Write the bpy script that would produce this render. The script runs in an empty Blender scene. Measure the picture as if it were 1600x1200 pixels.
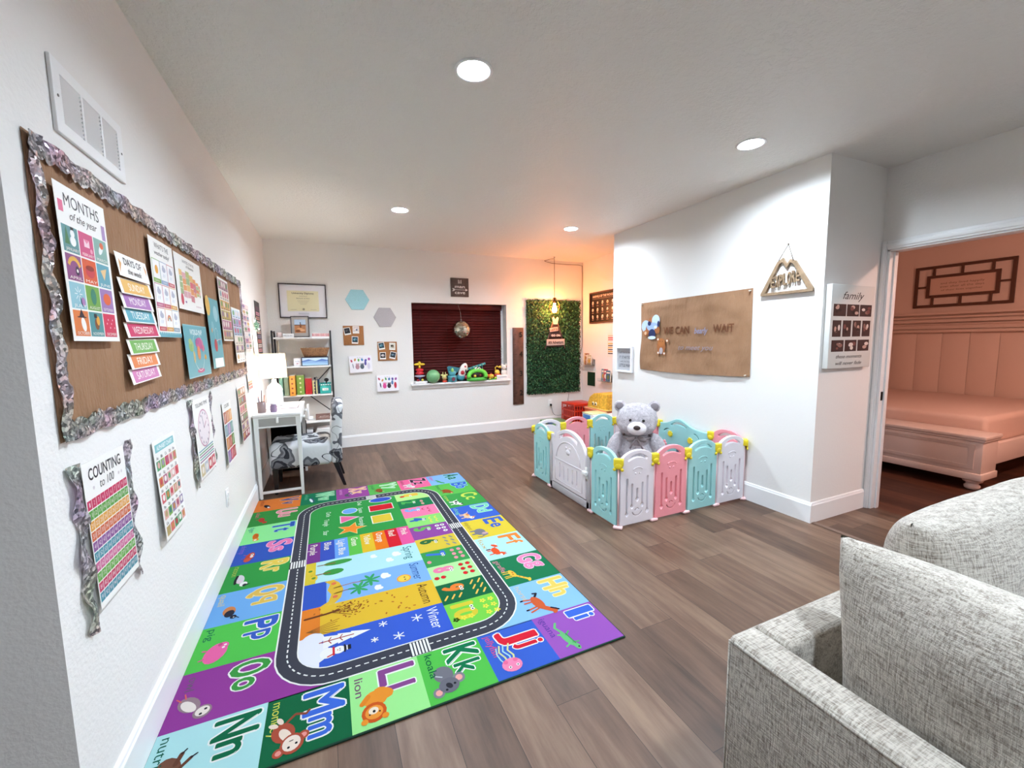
import bpy, bmesh, math, random
from mathutils import Vector, Matrix, noise
random.seed(7)
PI = math.pi
SC = bpy.context.scene
COL = bpy.context.collection
# ---------------------------------------------------------------- camera, world, exposure
cam = bpy.data.cameras.new('camera'); camo = bpy.data.objects.new('camera', cam); COL.objects.link(camo)
cam.sensor_fit = 'HORIZONTAL'; cam.sensor_width = 36.0; cam.lens = 650.95 / 1600 * 36; cam.clip_start = .02
yaw, pitch, roll = -.4168, -.1032, -.0133
fw = Vector((-math.sin(yaw)*math.cos(pitch), math.cos(yaw)*math.cos(pitch), math.sin(pitch)))
rt = fw.cross(Vector((0, 0, 1))).normalized(); up = rt.cross(fw)
r2 = rt*math.cos(roll) + up*math.sin(roll); u2 = -rt*math.sin(roll) + up*math.cos(roll)
camo.matrix_world = Matrix.Translation((0, 0, 1.4166)) @ Matrix((r2, u2, -fw)).transposed().to_4x4()
SC.camera = camo
SC.view_settings.view_transform = 'Standard'; SC.view_settings.look = 'None'
SC.view_settings.gamma = 1.0; SC.view_settings.exposure = 1.54; SC.view_settings.use_curve_mapping = False
w = bpy.data.worlds.new('world'); SC.world = w; w.use_nodes = True
w.node_tree.nodes['Background'].inputs[0].default_value = (.01, .01, .012, 1)
w.node_tree.nodes['Background'].inputs[1].default_value = .3
LED = 380.0; LEDC = (.80, .93, 1.06)
BULB = 190.0; BULBC = (1.0, .32, .09)
LAMP = 8.0; BED = 84.0; BEDC = (1.0, .62, .50)
# room measures in metres (camera stands at x=0, y=0)
XL, YB, XP, XA, XD, H = -.65, 6.03, 3.315, 3.99, 4.03, 2.70
YN, YF, YE = 1.889, 4.32, 1.365           # partition near corner, far corner, end of the left wall
# ---------------------------------------------------------------- colour and materials
def c(h, k=1.0):
    h = h.lstrip('#'); o = []
    for i in (0, 2, 4):
        v = int(h[i:i+2], 16)/255
        o.append(min(1, (v/12.92 if v <= .04045 else ((v+.055)/1.055)**2.4)*k))
    return tuple(o) + (1.0,)
def nt(name):
    m = bpy.data.materials.new(name); m.use_nodes = True
    t = m.node_tree; return m, t, t.nodes['Principled BSDF'], t.nodes, t.links
def link(L, a, b): L.new(a, b)
def bump(t, b, src, strength, dist=.01):
    n = t.nodes.new('ShaderNodeBump'); n.inputs['Strength'].default_value = strength; n.inputs['Distance'].default_value = dist
    t.links.new(src, n.inputs['Height']); t.links.new(n.outputs[0], b.inputs['Normal']); return n
def coord(t, scale=(1, 1, 1), which='Object'):
    tc = t.nodes.new('ShaderNodeTexCoord'); mp = t.nodes.new('ShaderNodeMapping'); mp.inputs['Scale'].default_value = scale
    t.links.new(tc.outputs[which], mp.inputs[0]); return mp.outputs[0]
def nz(t, vec, scale, detail=3, rough=.5):
    n = t.nodes.new('ShaderNodeTexNoise'); n.inputs['Scale'].default_value = scale; n.inputs['Detail'].default_value = detail
    n.inputs['Roughness'].default_value = rough; t.links.new(vec, n.inputs['Vector']); return n.outputs['Fac']
def ramp(t, fac, stops, const=False):
    n = t.nodes.new('ShaderNodeValToRGB'); e = n.color_ramp.elements
    if const: n.color_ramp.interpolation = 'CONSTANT'
    while len(e) < len(stops): e.new(.5)
    for i, (p, col) in enumerate(stops): e[i].position = p; e[i].color = col
    t.links.new(fac, n.inputs[0]); return n.outputs[0]
MATS = {}
def M(name, col='#ffffff', rough=.5, metal=0, bs=0, bstr=.2, bd=.004, var=0, vs=8, spec=.5, alpha=1, trans=0, coat=0):
    if name in MATS: return MATS[name]
    m, t, b, N, L = nt(name); cc = c(col) if isinstance(col, str) else col
    b.inputs['Base Color'].default_value = cc; b.inputs['Roughness'].default_value = rough; b.inputs['Metallic'].default_value = metal
    b.inputs['Specular IOR Level'].default_value = spec; b.inputs['Alpha'].default_value = alpha
    b.inputs['Transmission Weight'].default_value = trans; b.inputs['Coat Weight'].default_value = coat
    if var:
        v = coord(t); f = nz(t, v, vs, 4)
        o = ramp(t, f, [(.3, tuple(x*(1-var) for x in cc[:3])+(1,)), (.7, tuple(min(1, x*(1+var)) for x in cc[:3])+(1,))])
        L.new(o, b.inputs['Base Color'])
    if bs:
        v = coord(t); bump(t, b, nz(t, v, bs, 3), bstr, bd)
    MATS[name] = m; return m
def emis(name, col, s):
    m, t, b, N, L = nt(name); b.inputs['Base Color'].default_value = (.9, .9, .9, 1)
    b.inputs['Emission Color'].default_value = tuple(col)+(1,); b.inputs['Emission Strength'].default_value = s; MATS[name] = m; return m
def print_mat(name, rough, bs=0, bstr=.1, spec=.4, bd=.002, detail=3, k=1.0):
    m, t, b, N, L = nt(name); a = N.new('ShaderNodeAttribute'); a.attribute_name = 'Col'
    vm = N.new('ShaderNodeVectorMath'); vm.operation = 'SCALE'; vm.inputs['Scale'].default_value = k; L.new(a.outputs['Color'], vm.inputs[0]); L.new(vm.outputs[0], b.inputs['Base Color']); b.inputs['Roughness'].default_value = rough; b.inputs['Specular IOR Level'].default_value = spec
    if bs: bump(t, b, nz(t, coord(t), bs, detail), bstr, bd)
    MATS[name] = m; return m
PAPER = print_mat('printed_paper', .38, 12, .15)
RUGM = print_mat('printed_rug_cloth', .95, 900, .35, .1, .002, k=.63)
TOY = print_mat('coloured_plastic', .35)
WALL = M('painted_wall', '#ebe9e6', .75, bs=75, bstr=.32, bd=.006, spec=.25)
WALLW = M('painted_wall_smooth', '#ebe9e6', .6, bs=60, bstr=.2, bd=.003, spec=.25)
BEDW = M('bedroom_wall_paint', '#e0c3b4', .7, bs=60, bstr=.1, spec=.25)
TRIM = M('white_trim_paint', '#eeeeee', .35, spec=.4)
def ceiling_mat():
    m, t, b, N, L = nt('knockdown_ceiling'); b.inputs['Base Color'].default_value = c('#e6e5e1'); b.inputs['Roughness'].default_value = .55
    b.inputs['Specular IOR Level'].default_value = .35
    v = coord(t); f = nz(t, v, 38, 4, .6); r = ramp(t, f, [(.47, (0, 0, 0, 1)), (.56, (1, 1, 1, 1))]); bump(t, b, r, .38, .006); return m
CEIL = ceiling_mat()
def floor_mat(name, cols, rough=.42):
    m, t, b, N, L = nt(name); b.inputs['Roughness'].default_value = rough; b.inputs['Specular IOR Level'].default_value = .35
    tc = N.new('ShaderNodeTexCoord'); sp = N.new('ShaderNodeSeparateXYZ'); L.new(tc.outputs['Object'], sp.inputs[0])
    def mt(op, a, bb=None, cc=None):
        n = N.new('ShaderNodeMath'); n.operation = op
        for i, x in enumerate((a, bb, cc)):
            if x is None: continue
            if isinstance(x, (int, float)): n.inputs[i].default_value = x
            else: L.new(x, n.inputs[i])
        return n.outputs[0]
    xs = mt('DIVIDE', mt('ADD', sp.outputs[0], 10 - .135 + .196*0), .1965); ix = mt('FLOOR', xs); fx = mt('FRACT', xs)
    wn = N.new('ShaderNodeTexWhiteNoise'); wn.noise_dimensions = '1D'; L.new(ix, wn.inputs['W'])
    ys = mt('ADD', mt('DIVIDE', mt('ADD', sp.outputs[1], 10), 1.22), mt('MULTIPLY', wn.outputs['Value'], 1.0)); iy = mt('FLOOR', ys); fy = mt('FRACT', ys)
    cb = N.new('ShaderNodeCombineXYZ'); L.new(ix, cb.inputs[0]); L.new(iy, cb.inputs[1])
    w2 = N.new('ShaderNodeTexWhiteNoise'); w2.noise_dimensions = '2D'; L.new(cb.outputs[0], w2.inputs['Vector'])
    gv = N.new('ShaderNodeCombineXYZ')
    L.new(mt('ADD', mt('MULTIPLY', sp.outputs[0], 9), mt('MULTIPLY', w2.outputs['Value'], 37)), gv.inputs[0])
    L.new(mt('ADD', mt('MULTIPLY', sp.outputs[1], 1.1), mt('MULTIPLY', w2.outputs['Value'], 11)), gv.inputs[1])
    g1 = nz(t, gv.outputs[0], 1.6, 8, .62)
    gv2 = N.new('ShaderNodeCombineXYZ'); L.new(mt('MULTIPLY', sp.outputs[0], 90), gv2.inputs[0]); L.new(mt('MULTIPLY', sp.outputs[1], 4), gv2.inputs[1])
    g2 = nz(t, gv2.outputs[0], 1.0, 3)
    f = mt('ADD', mt('ADD', mt('MULTIPLY', g1, .72), mt('MULTIPLY', w2.outputs['Value'], .26)), mt('MULTIPLY', g2, .10))
    col = ramp(t, f, [(.3, c(cols[0])), (.55, c(cols[1])), (.78, c(cols[2]))])
    sx = mt('MAXIMUM', mt('LESS_THAN', fx, .010), mt('LESS_THAN', fy, .0018))
    mx = N.new('ShaderNodeMix'); mx.data_type = 'RGBA'; L.new(sx, mx.inputs['Factor']); L.new(col, mx.inputs['A']); mx.inputs['B'].default_value = c('#2a1e19')
    L.new(mx.outputs['Result'], b.inputs['Base Color'])
    bump(t, b, mt('SUBTRACT', mt('MULTIPLY', g2, .3), sx), .25, .002); return m
FLOOR = floor_mat('vinyl_plank_floor', ('#3f2e24', '#624a3b', '#7f6754'))
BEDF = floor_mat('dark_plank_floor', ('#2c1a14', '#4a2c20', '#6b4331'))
def sofa_mat():
    m, t, b, N, L = nt('chenille_fabric'); b.inputs['Roughness'].default_value = .95; b.inputs['Specular IOR Level'].default_value = .1
    b.inputs['Sheen Weight'].default_value = .25
    a = nz(t, coord(t, (260, 34, 260)), 1, 3, .7); d = nz(t, coord(t, (30, 240, 34)), 1, 3, .7)
    mn = N.new('ShaderNodeMath'); mn.operation = 'ADD'; L.new(a, mn.inputs[0]); L.new(d, mn.inputs[1])
    o = ramp(t, mn.outputs[0], [(.32*1, c('#82766a')), (.62, c('#c9c1b5'))]); o2 = N.new('ShaderNodeMath')
    o2.operation = 'MULTIPLY'; L.new(mn.outputs[0], o2.inputs[0]); o2.inputs[1].default_value = .5
    L.new(o2.outputs[0], o.node.inputs[0]); o.node.color_ramp.elements[0].position = .38; o.node.color_ramp.elements[1].position = .56
    L.new(o, b.inputs['Base Color']); bump(t, b, mn.outputs[0], .7, .004); return m
SOFA = sofa_mat()
def floral_mat():
    m, t, b, N, L = nt('floral_fabric'); b.inputs['Roughness'].default_value = .9; b.inputs['Specular IOR Level'].default_value = .15
    v = coord(t); f = nz(t, v, 6.5, 1.5, .4); f2 = nz(t, v, 40, 2)
    a = ramp(t, f, [(0, c('#cfd0d3')), (.515, c('#5f6066')), (.57, c('#85868b')), (.61, c('#34353c')), (.66, c('#6c6c72'))], True)
    wv = N.new('ShaderNodeTexNoise'); wv.inputs['Scale'].default_value = 5; wv.inputs['Detail'].default_value = 1; L.new(v, wv.inputs['Vector'])
    ln = ramp(t, wv.outputs['Fac'], [(0, (0, 0, 0, 1)), (.425, (1, 1, 1, 1)), (.437, (0, 0, 0, 1))], True)
    mx = N.new('ShaderNodeMix'); mx.data_type = 'RGBA'; L.new(ln, mx.inputs['Factor']); L.new(a, mx.inputs['A']); mx.inputs['B'].default_value = c('#2e2e36')
    L.new(mx.outputs['Result'], b.inputs['Base Color']); bump(t, b, f2, .1); return m
FLORAL = floral_mat()
def holo_mat(name, base='#cfc4c6'):
    m, t, b, N, L = nt(name); b.inputs['Metallic'].default_value = .3; b.inputs['Roughness'].default_value = .25
    v = coord(t); vo = N.new('ShaderNodeTexVoronoi'); vo.inputs['Scale'].default_value = 110; L.new(v, vo.inputs['Vector'])
    nzc = N.new('ShaderNodeTexNoise'); nzc.inputs['Scale'].default_value = 7; nzc.inputs['Detail'].default_value = 2; L.new(v, nzc.inputs['Vector'])
    hs = N.new('ShaderNodeHueSaturation'); hs.inputs['Saturation'].default_value = .9; hs.inputs['Value'].default_value = 1.6; L.new(nzc.outputs['Color'], hs.inputs['Color'])
    mx = N.new('ShaderNodeMix'); mx.data_type = 'RGBA'; mx.inputs['Factor'].default_value = .34; mx.inputs['A'].default_value = c(base); L.new(hs.outputs[0], mx.inputs['B'])
    sx_ = N.new('ShaderNodeSeparateColor'); L.new(vo.outputs['Color'], sx_.inputs[0]); painted_glints = ramp(t, sx_.outputs[0], [(0, (.42, .42, .44, 1)), (.55, (.8, .8, .8, 1)), (.86, (1.5, 1.5, 1.5, 1))])  # foil sparkle put into the base colour as pale and grey cells
    ml = N.new('ShaderNodeMix'); ml.data_type = 'RGBA'; ml.blend_type = 'MULTIPLY'; ml.inputs['Factor'].default_value = 1; L.new(mx.outputs['Result'], ml.inputs['A']); L.new(painted_glints, ml.inputs['B'])
    L.new(ml.outputs['Result'], b.inputs['Base Color'])
    sb = N.new('ShaderNodeVectorMath'); sb.operation = 'SUBTRACT'; L.new(vo.outputs['Color'], sb.inputs[0]); sb.inputs[1].default_value = (.5, .5, .5)
    sc = N.new('ShaderNodeVectorMath'); sc.operation = 'SCALE'; L.new(sb.outputs[0], sc.inputs[0]); sc.inputs['Scale'].default_value = .8
    g = N.new('ShaderNodeNewGeometry'); ad = N.new('ShaderNodeVectorMath'); ad.operation = 'ADD'; L.new(g.outputs['Normal'], ad.inputs[0]); L.new(sc.outputs[0], ad.inputs[1])
    nn = N.new('ShaderNodeVectorMath'); nn.operation = 'NORMALIZE'; L.new(ad.outputs[0], nn.inputs[0]); L.new(nn.outputs[0], b.inputs['Normal']); return m
HOLO = holo_mat('holographic_foil')
def kraft_mat():
    m, t, b, N, L = nt('kraft_paper'); b.inputs['Roughness'].default_value = .7; b.inputs['Specular IOR Level'].default_value = .3
    v = coord(t); f = nz(t, v, 3, 4); L.new(ramp(t, f, [(.3, c('#8f6b4e')), (.7, c('#a47e60'))]), b.inputs['Base Color'])
    bump(t, b, nz(t, coord(t, (7, 2.0, 7)), 1.6, 5, .65), .8, .03); return m
KRAFT = kraft_mat()
DARKWOOD = M('dark_stained_wood', '#5a3b2f', .5, var=.35, vs=14)
BLIND = M('mahogany_blind', '#470f0d', .6, var=.15, vs=10, spec=.15)
BLACK = M('black_metal', '#17161a', .45)
WHITEP = M('white_paint_wood', '#e8e8e6', .4)
WHITEPL = M('white_plastic', '#efefef', .4)
# ---------------------------------------------------------------- object helpers
def thing(name, label, cat, loc=(0, 0, 0), rz=0, group=None, mat4=None):
    o = bpy.data.objects.new(name, None); COL.objects.link(o); o.empty_display_size = .05
    if mat4 is not None: o.matrix_world = mat4
    else: o.location = loc; o.rotation_euler = (0, 0, rz)
    return tag(o, label, cat, group)
def tag(o, label, cat, group=None):
    o['label'] = label; o['category'] = cat
    if group: o['group'] = group
    return o
def mkobj(name, me, mat, parent=None, mat4=None):
    o = bpy.data.objects.new(name, me); COL.objects.link(o)
    if mat:
        if not me.materials: me.materials.append(mat)
    if parent: o.parent = parent
    if mat4 is not None:
        if parent: o.matrix_local = mat4
        else: o.matrix_world = mat4
    return o
def frame(o, U, V):
    U = Vector(U).normalized(); V = Vector(V).normalized(); W = U.cross(V)
    m = Matrix((U, V, W)).transposed().to_4x4(); m.translation = Vector(o); return m
def onleft(y, z, off=.0): return frame((XL+off, y, z), (0, 1, 0), (0, 0, 1))
def onback(x, z, off=.0): return frame((x, YB-off, z), (1, 0, 0), (0, 0, 1))
def onpart(y, z, off=.0): return frame((XP-off, y, z), (0, -1, 0), (0, 0, 1))
class MB:
    """collects shapes in one bmesh; colour is per face"""
    def __init__(s): s.b = bmesh.new(); s.cl = s.b.loops.layers.float_color.new('Col'); s.c = (.8, .8, .8, 1)
    def col(s, h): s.c = c(h) if isinstance(h, str) else h; return s
    def _fin(s, faces, smooth=False):
        for f in faces:
            f.smooth = smooth
            for l in f.loops: l[s.cl] = s.c
    def _merge(s, b2, smooth=False, mat=None):
        me = bpy.data.meshes.new('tmp')
        if mat is not None: bmesh.ops.transform(b2, matrix=mat, verts=b2.verts)
        b2.to_mesh(me); b2.free(); n = len(s.b.faces); s.b.from_mesh(me); bpy.data.meshes.remove(me)
        s.b.faces.ensure_lookup_table(); s._fin(s.b.faces[n:], smooth); return s
    def box(s, x0, y0, z0, x1, y1, z1, bev=0, seg=2, mat=None, smooth=False):
        b2 = bmesh.new(); bmesh.ops.create_cube(b2, size=1)
        bmesh.ops.transform(b2, matrix=Matrix.Translation(((x0+x1)/2, (y0+y1)/2, (z0+z1)/2)) @ Matrix.Diagonal((abs(x1-x0), abs(y1-y0), abs(z1-z0), 1)), verts=b2.verts)
        if bev: bmesh.ops.bevel(b2, geom=b2.edges[:], offset=bev, segments=seg, affect='EDGES', profile=.5)
        return s._merge(b2, smooth or bev > 0, mat)
    def taper(s, z0, z1, a, bq, cx=0, cy=0, dx=0, dy=0, bev=.004):
        """square leg: half width a at z0, bq at z1, top shifted by dx,dy"""
        b2 = bmesh.new(); vs = []
        for z, h, ox, oy in ((z0, a, 0, 0), (z1, bq, dx, dy)):
            vs.append([b2.verts.new((cx+ox+i*h, cy+oy+j*h, z)) for i, j in ((-1, -1), (1, -1), (1, 1), (-1, 1))])
        for k in range(4): b2.faces.new((vs[0][k], vs[0][(k+1) % 4], vs[1][(k+1) % 4], vs[1][k]))
        b2.faces.new(vs[0][::-1]); b2.faces.new(vs[1])
        if bev: bmesh.ops.bevel(b2, geom=b2.edges[:], offset=bev, segments=2, affect='EDGES')
        return s._merge(b2, False)
    def cyl(s, p0, p1, r0, r1=None, n=16, smooth=True):
        r1 = r0 if r1 is None else r1; p0 = Vector(p0); p1 = Vector(p1); d = p1-p0
        b2 = bmesh.new(); bmesh.ops.create_cone(b2, cap_ends=True, segments=n, radius1=r0, radius2=r1, depth=d.length)
        q = Vector((0, 0, 1)).rotation_difference(d).to_matrix().to_4x4(); q.translation = (p0+p1)/2
        nn = len(s.b.faces); s._merge(b2, smooth, q)
        for f in list(s.b.faces)[nn:]:
            if len(f.verts) > 4: f.smooth = False
        return s
    def ball(s, cx, cy, cz, rx, ry=None, rz=None, n=2, mat=None):
        ry = rx if ry is None else ry; rz = rx if rz is None else rz
        b2 = bmesh.new(); bmesh.ops.create_icosphere(b2, subdivisions=n, radius=1)
        m = Matrix.Translation((cx, cy, cz)) @ (mat or Matrix.Identity(4)) @ Matrix.Diagonal((rx, ry, rz, 1))
        return s._merge(b2, True, m)
    def lathe(s, prof, cx=0, cy=0, cz=0, n=24, cap=True, smooth=True):
        b2 = bmesh.new(); rings = []
        for r, z in prof:
            rings.append([b2.verts.new((cx+r*math.cos(2*PI*k/n), cy+r*math.sin(2*PI*k/n), cz+z)) for k in range(n)])
        for a, bb in zip(rings, rings[1:]):
            for k in range(n): b2.faces.new((a[k], a[(k+1) % n], bb[(k+1) % n], bb[k]))
        if cap: b2.faces.new(rings[0][::-1]); b2.faces.new(rings[-1])
        return s._merge(b2, smooth)
    def tube(s, pts, r, n=8, rs=None):
        b2 = bmesh.new(); pts = [Vector(p) for p in pts]; rings = []; prev = None
        for i, p in enumerate(pts):
            t = (pts[min(i+1, len(pts)-1)] - pts[max(i-1, 0)]).normalized()
            a = t.orthogonal().normalized() if prev is None else (prev - t*prev.dot(t)).normalized()
            prev = a; bb = t.cross(a); rr = rs[i] if rs else r
            rings.append([b2.verts.new(p + a*rr*math.cos(2*PI*k/n) + bb*rr*math.sin(2*PI*k/n)) for k in range(n)])
        for a, bb in zip(rings, rings[1:]):
            for k in range(n): b2.faces.new((a[k], a[(k+1) % n], bb[(k+1) % n], bb[k]))
        b2.faces.new(rings[0][::-1]); b2.faces.new(rings[-1]); return s._merge(b2, True)
    def cut(s, loops, z0, z1, bev=0, mat=None):
        """2D outline with holes (x,y), extruded z0..z1"""
        cu = bpy.data.curves.new('t', 'CURVE'); cu.dimensions = '2D'; cu.fill_mode = 'BOTH'; cu.extrude = (z1-z0)/2 - bev
        if bev: cu.bevel_depth = bev; cu.bevel_resolution = 1; cu.offset = -bev
        for lp in loops:
            sp = cu.splines.new('POLY'); sp.points.add(len(lp)-1); sp.use_cyclic_u = True
            for i, p in enumerate(lp): sp.points[i].co = (p[0], p[1], 0, 1)
        o = bpy.data.objects.new('t', cu); me = bpy.data.meshes.new_from_object(o)
        m = (mat or Matrix.Identity(4)) @ Matrix.Translation((0, 0, (z0+z1)/2))
        b2 = bmesh.new(); b2.from_mesh(me); bmesh.ops.remove_doubles(b2, verts=b2.verts, dist=1e-5)
        bpy.data.objects.remove(o); bpy.data.curves.remove(cu); bpy.data.meshes.remove(me)
        return s._merge(b2, False, m)
    def obj(s, name, mat, parent=None, mat4=None):
        me = bpy.data.meshes.new(name); s.b.to_mesh(me); s.b.free(); return mkobj(name, me, mat, parent, mat4)
GL = {}
def glyph(st, off=0, shear=0):
    k = (st, off, shear)
    if k not in GL:
        cu = bpy.data.curves.new('t', 'FONT'); cu.body = st; cu.offset = off; cu.shear = shear; cu.resolution_u = 3
        o = bpy.data.objects.new('t', cu); me = bpy.data.meshes.new_from_object(o)
        vs = [(v.co.x, v.co.y) for v in me.vertices]; fs = [tuple(p.vertices) for p in me.polygons]
        bpy.data.objects.remove(o); bpy.data.curves.remove(cu); bpy.data.meshes.remove(me)
        xs = [v[0] for v in vs] or [0, 1]
        GL[k] = (vs, fs, min(xs), max(xs))
    return GL[k]
class P(MB):
    """flat artwork on a sheet: x right, y up, printed layers rise by a hair"""
    def __init__(s, w=None, h=None, t=.0006, paper='#f4f2ee', dz=.00012):
        super().__init__(); s.l = 1; s.t = t; s.dz = dz
        if w: s.col(paper).box(0, 0, 0, w, h, t)
    def z(s): s.l += 1; return s.t + s.l*s.dz
    def poly(s, pts, col):
        z = s.z(); s.c = c(col) if isinstance(col, str) else col
        a = sum(pts[i-1][0]*pts[i][1]-pts[i][0]*pts[i-1][1] for i in range(len(pts)))
        if a < 0: pts = pts[::-1]
        f = s.b.faces.new([s.b.verts.new((x, y, z)) for x, y in pts]); s._fin([f]); return s
    def rect(s, x0, y0, x1, y1, col): return s.poly([(x0, y0), (x1, y0), (x1, y1), (x0, y1)], col)
    def ell(s, cx, cy, rx, ry, col, rot=0, n=18, a0=0, a1=360):
        cr, sr = math.cos(math.radians(rot)), math.sin(math.radians(rot)); k = n if a1-a0 >= 360 else n+1; pts = []
        for i in range(k):
            a = math.radians(a0+(a1-a0)*i/n); x, y = rx*math.cos(a), ry*math.sin(a); pts.append((cx+x*cr-y*sr, cy+x*sr+y*cr))
        return s.poly(pts, col)
    def line(s, pts, wd, col, caps=True):
        z = s.z(); s.c = c(col) if isinstance(col, str) else col; fs = []
        for k, ((x0, y0), (x1, y1)) in enumerate(zip(pts, pts[1:])):
            d = math.hypot(x1-x0, y1-y0) or 1e-6; nx, ny = -(y1-y0)/d*wd/2, (x1-x0)/d*wd/2; zz = z + k*1e-6
            fs.append(s.b.faces.new([s.b.verts.new(q) for q in ((x0-nx, y0-ny, zz), (x1-nx, y1-ny, zz), (x1+nx, y1+ny, zz), (x0+nx, y0+ny, zz))]))
        if caps:
            for k, (x, y) in enumerate(pts):
                fs.append(s.b.faces.new([s.b.verts.new((x+wd/2*math.cos(a*PI/4), y+wd/2*math.sin(a*PI/4), z+5e-6+k*1e-6)) for a in range(8)]))
        s._fin(fs); return s
    def ring(s, cx, cy, r, wd, col, n=20, a0=0, a1=360):
        return s.line([(cx+r*math.cos(math.radians(a0+(a1-a0)*i/n)), cy+r*math.sin(math.radians(a0+(a1-a0)*i/n))) for i in range(n+1)], wd, col, False)
    def txt(s, st, x, y, h, col, w=None, bold=.0, shear=0, rot=0, al='c', out=None, ow=.05, goff=0):
        """cap height h, baseline at y; x = centre / left / right"""
        def put(dx, dy, cc, z):
            vs, fs, a, b = glyph(st, goff, shear); sy = h/.7; sx = sy if w is None else w/max(b-a, .01)
            ox = {'c': (a+b)/2, 'l': a, 'r': b}[al]; s.c = c(cc) if isinstance(cc, str) else cc; cr, sr = math.cos(rot), math.sin(rot)
            bv = [s.b.verts.new((x+dx+(u-ox)*sx*cr-v*sy*sr, y+dy+(u-ox)*sx*sr+v*sy*cr, z)) for u, v in vs]; nf = []
            for f in fs:
                try: nf.append(s.b.faces.new([bv[i] for i in f]))
                except ValueError: pass
            s._fin(nf)
        em = h/.7; rb = bold*em*.8 if bold >= .015 else 0; ro = rb+ow*em*.7
        if out:
            z = s.z()
            for k in range(10): put(ro*math.cos(k*PI/5), ro*math.sin(k*PI/5), out, z+k*1.2e-5)
        z = s.z()
        if rb:
            for k in range(8): put(rb*math.cos(k*PI/4), rb*math.sin(k*PI/4), col, z+k*1.2e-5)
        put(0, 0, col, z+1e-4); s.l += .9 if rb else 0; return s
    def curl(s, k, bow=0, hh=1, tw=0):
        for v in s.b.verts: v.co.z += k*(1-v.co.y/hh) + tw*v.co.x*(1-v.co.y/hh)
        return s
def struct(name, mb, mat, mat4=None, parent=None):
    o = mb.obj(name, mat, parent, mat4)
    if not parent: o['kind'] = 'structure'
    return o
# ---------------------------------------------------------------- ceiling lights (the room's lamps, plus one added behind the camera)
LENS = emis('led_lens', LEDC, LED)
def downlight(x, y, label, z=H):
    t = thing('recessed_light', label, 'ceiling light', (x, y, z-.0005), 0, 'recessed ceiling lights')
    MB().lathe([(.072, .023), (.072, 0), (.074, -.004), (.088, -.006), (.092, -.002), (.092, 0)], n=40, cap=False).obj('trim_ring', WHITEPL, t)
    MB().lathe([(.0717, .023), (.0717, .025)], n=36).obj('lens', LENS, t)
downlight(.712, 2.01, 'round recessed light in the ceiling, the one closest above the rug and biggest in view')
downlight(2.657, 2.02, 'round recessed light in the ceiling near the doorway corner')
downlight(.727, 4.285, 'round recessed light in the ceiling towards the window wall, left of the pendant')
downlight(2.666, 4.276, 'round recessed light in the ceiling just in front of the hanging bulb')
downlight(2.66, -.25, 'round recessed light in the ceiling above the sofa'); downlight(.712, -.35, 'unseen recessed light added in the ceiling behind the camera')  # the second one is unseen, added to brighten the left return wall
# ---------------------------------------------------------------- shell
XW, YW = -2.6, -2.6; TH = .12
BX0, BX1, BY0, BY1 = XD+TH, 7.72, -1.2, 4.1
struct('floor', MB().box(XW, YW, -.05, XD+.06, YB+.2, 0), FLOOR)
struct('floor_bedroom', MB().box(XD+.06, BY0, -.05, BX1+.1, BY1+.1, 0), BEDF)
struct('ceiling', MB().cut([[(XW, YW), (BX1+.1, YW), (BX1+.1, YB+.2), (XW, YB+.2)]]+[[(x+.0735*math.cos(k*PI/20), y+.0735*math.sin(k*PI/20)) for k in range(40)] for x, y in ((.712, 2.01), (2.657, 2.02), (.727, 4.285), (2.666, 4.276), (2.66, -.25), (.712, -.35))], H, H+.055), CEIL)
struct('wall_left', MB().box(XL-TH, YE, 0, XL, YB+.2, H), WALL)
struct('wall_left_return', MB().box(XW, YE, 0, XL-TH, YE+TH, H), WALL)
struct('wall_rear_left', MB().box(XW-TH, YW, 0, XW, YE+TH, H), WALL)
struct('wall_rear', MB().box(XW-TH, YW-TH, 0, XD+TH, YW, H), WALL)
WX0, WX1, WZ0, WZ1 = 1.13, 2.59, .82, 1.975
def holed(name, x0, x1, z0, z1, y0, y1, hx0, hx1, hz0, hz1, mat):
    b = MB(); b.cut([[(x0, z0), (x1, z0), (x1, z1), (x0, z1)], [(hx0, hz0), (hx1, hz0), (hx1, hz1), (hx0, hz1)]], 0, abs(y1-y0), mat=frame((0, y1, 0), (1, 0, 0), (0, 0, 1)))
    return struct(name, b, mat)
holed('wall_back', XL, XA+TH, 0, H, YB, YB+.2, WX0, WX1, WZ0, WZ1, WALL)
struct('wall_partition', MB().box(XP, YN, 0, XD, YF, H), WALLW)
struct('wall_alcove', MB().box(XA, YF, 0, XA+TH, YB, H), WALLW)
DY0, DY1, DZ = .93, 1.852, 2.085
b = MB(); b.box(XD, YW, 0, XD+TH, DY0, H); b.box(XD, DY1, 0, XD+TH, BY1, H); b.box(XD, DY0, DZ, XD+TH, DY1, H)
struct('wall_door', b, WALL)
struct('wall_bedroom', MB().box(BX1, BY0, 0, BX1+.1, BY1, H), BEDW)
struct('wall_bedroom_left', MB().box(BX0, BY1, 0, BX1+.1, BY1+.1, H), BEDW)
struct('wall_bedroom_right', MB().box(BX0, BY0-.1, 0, BX1+.1, BY0, H), BEDW)
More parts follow.
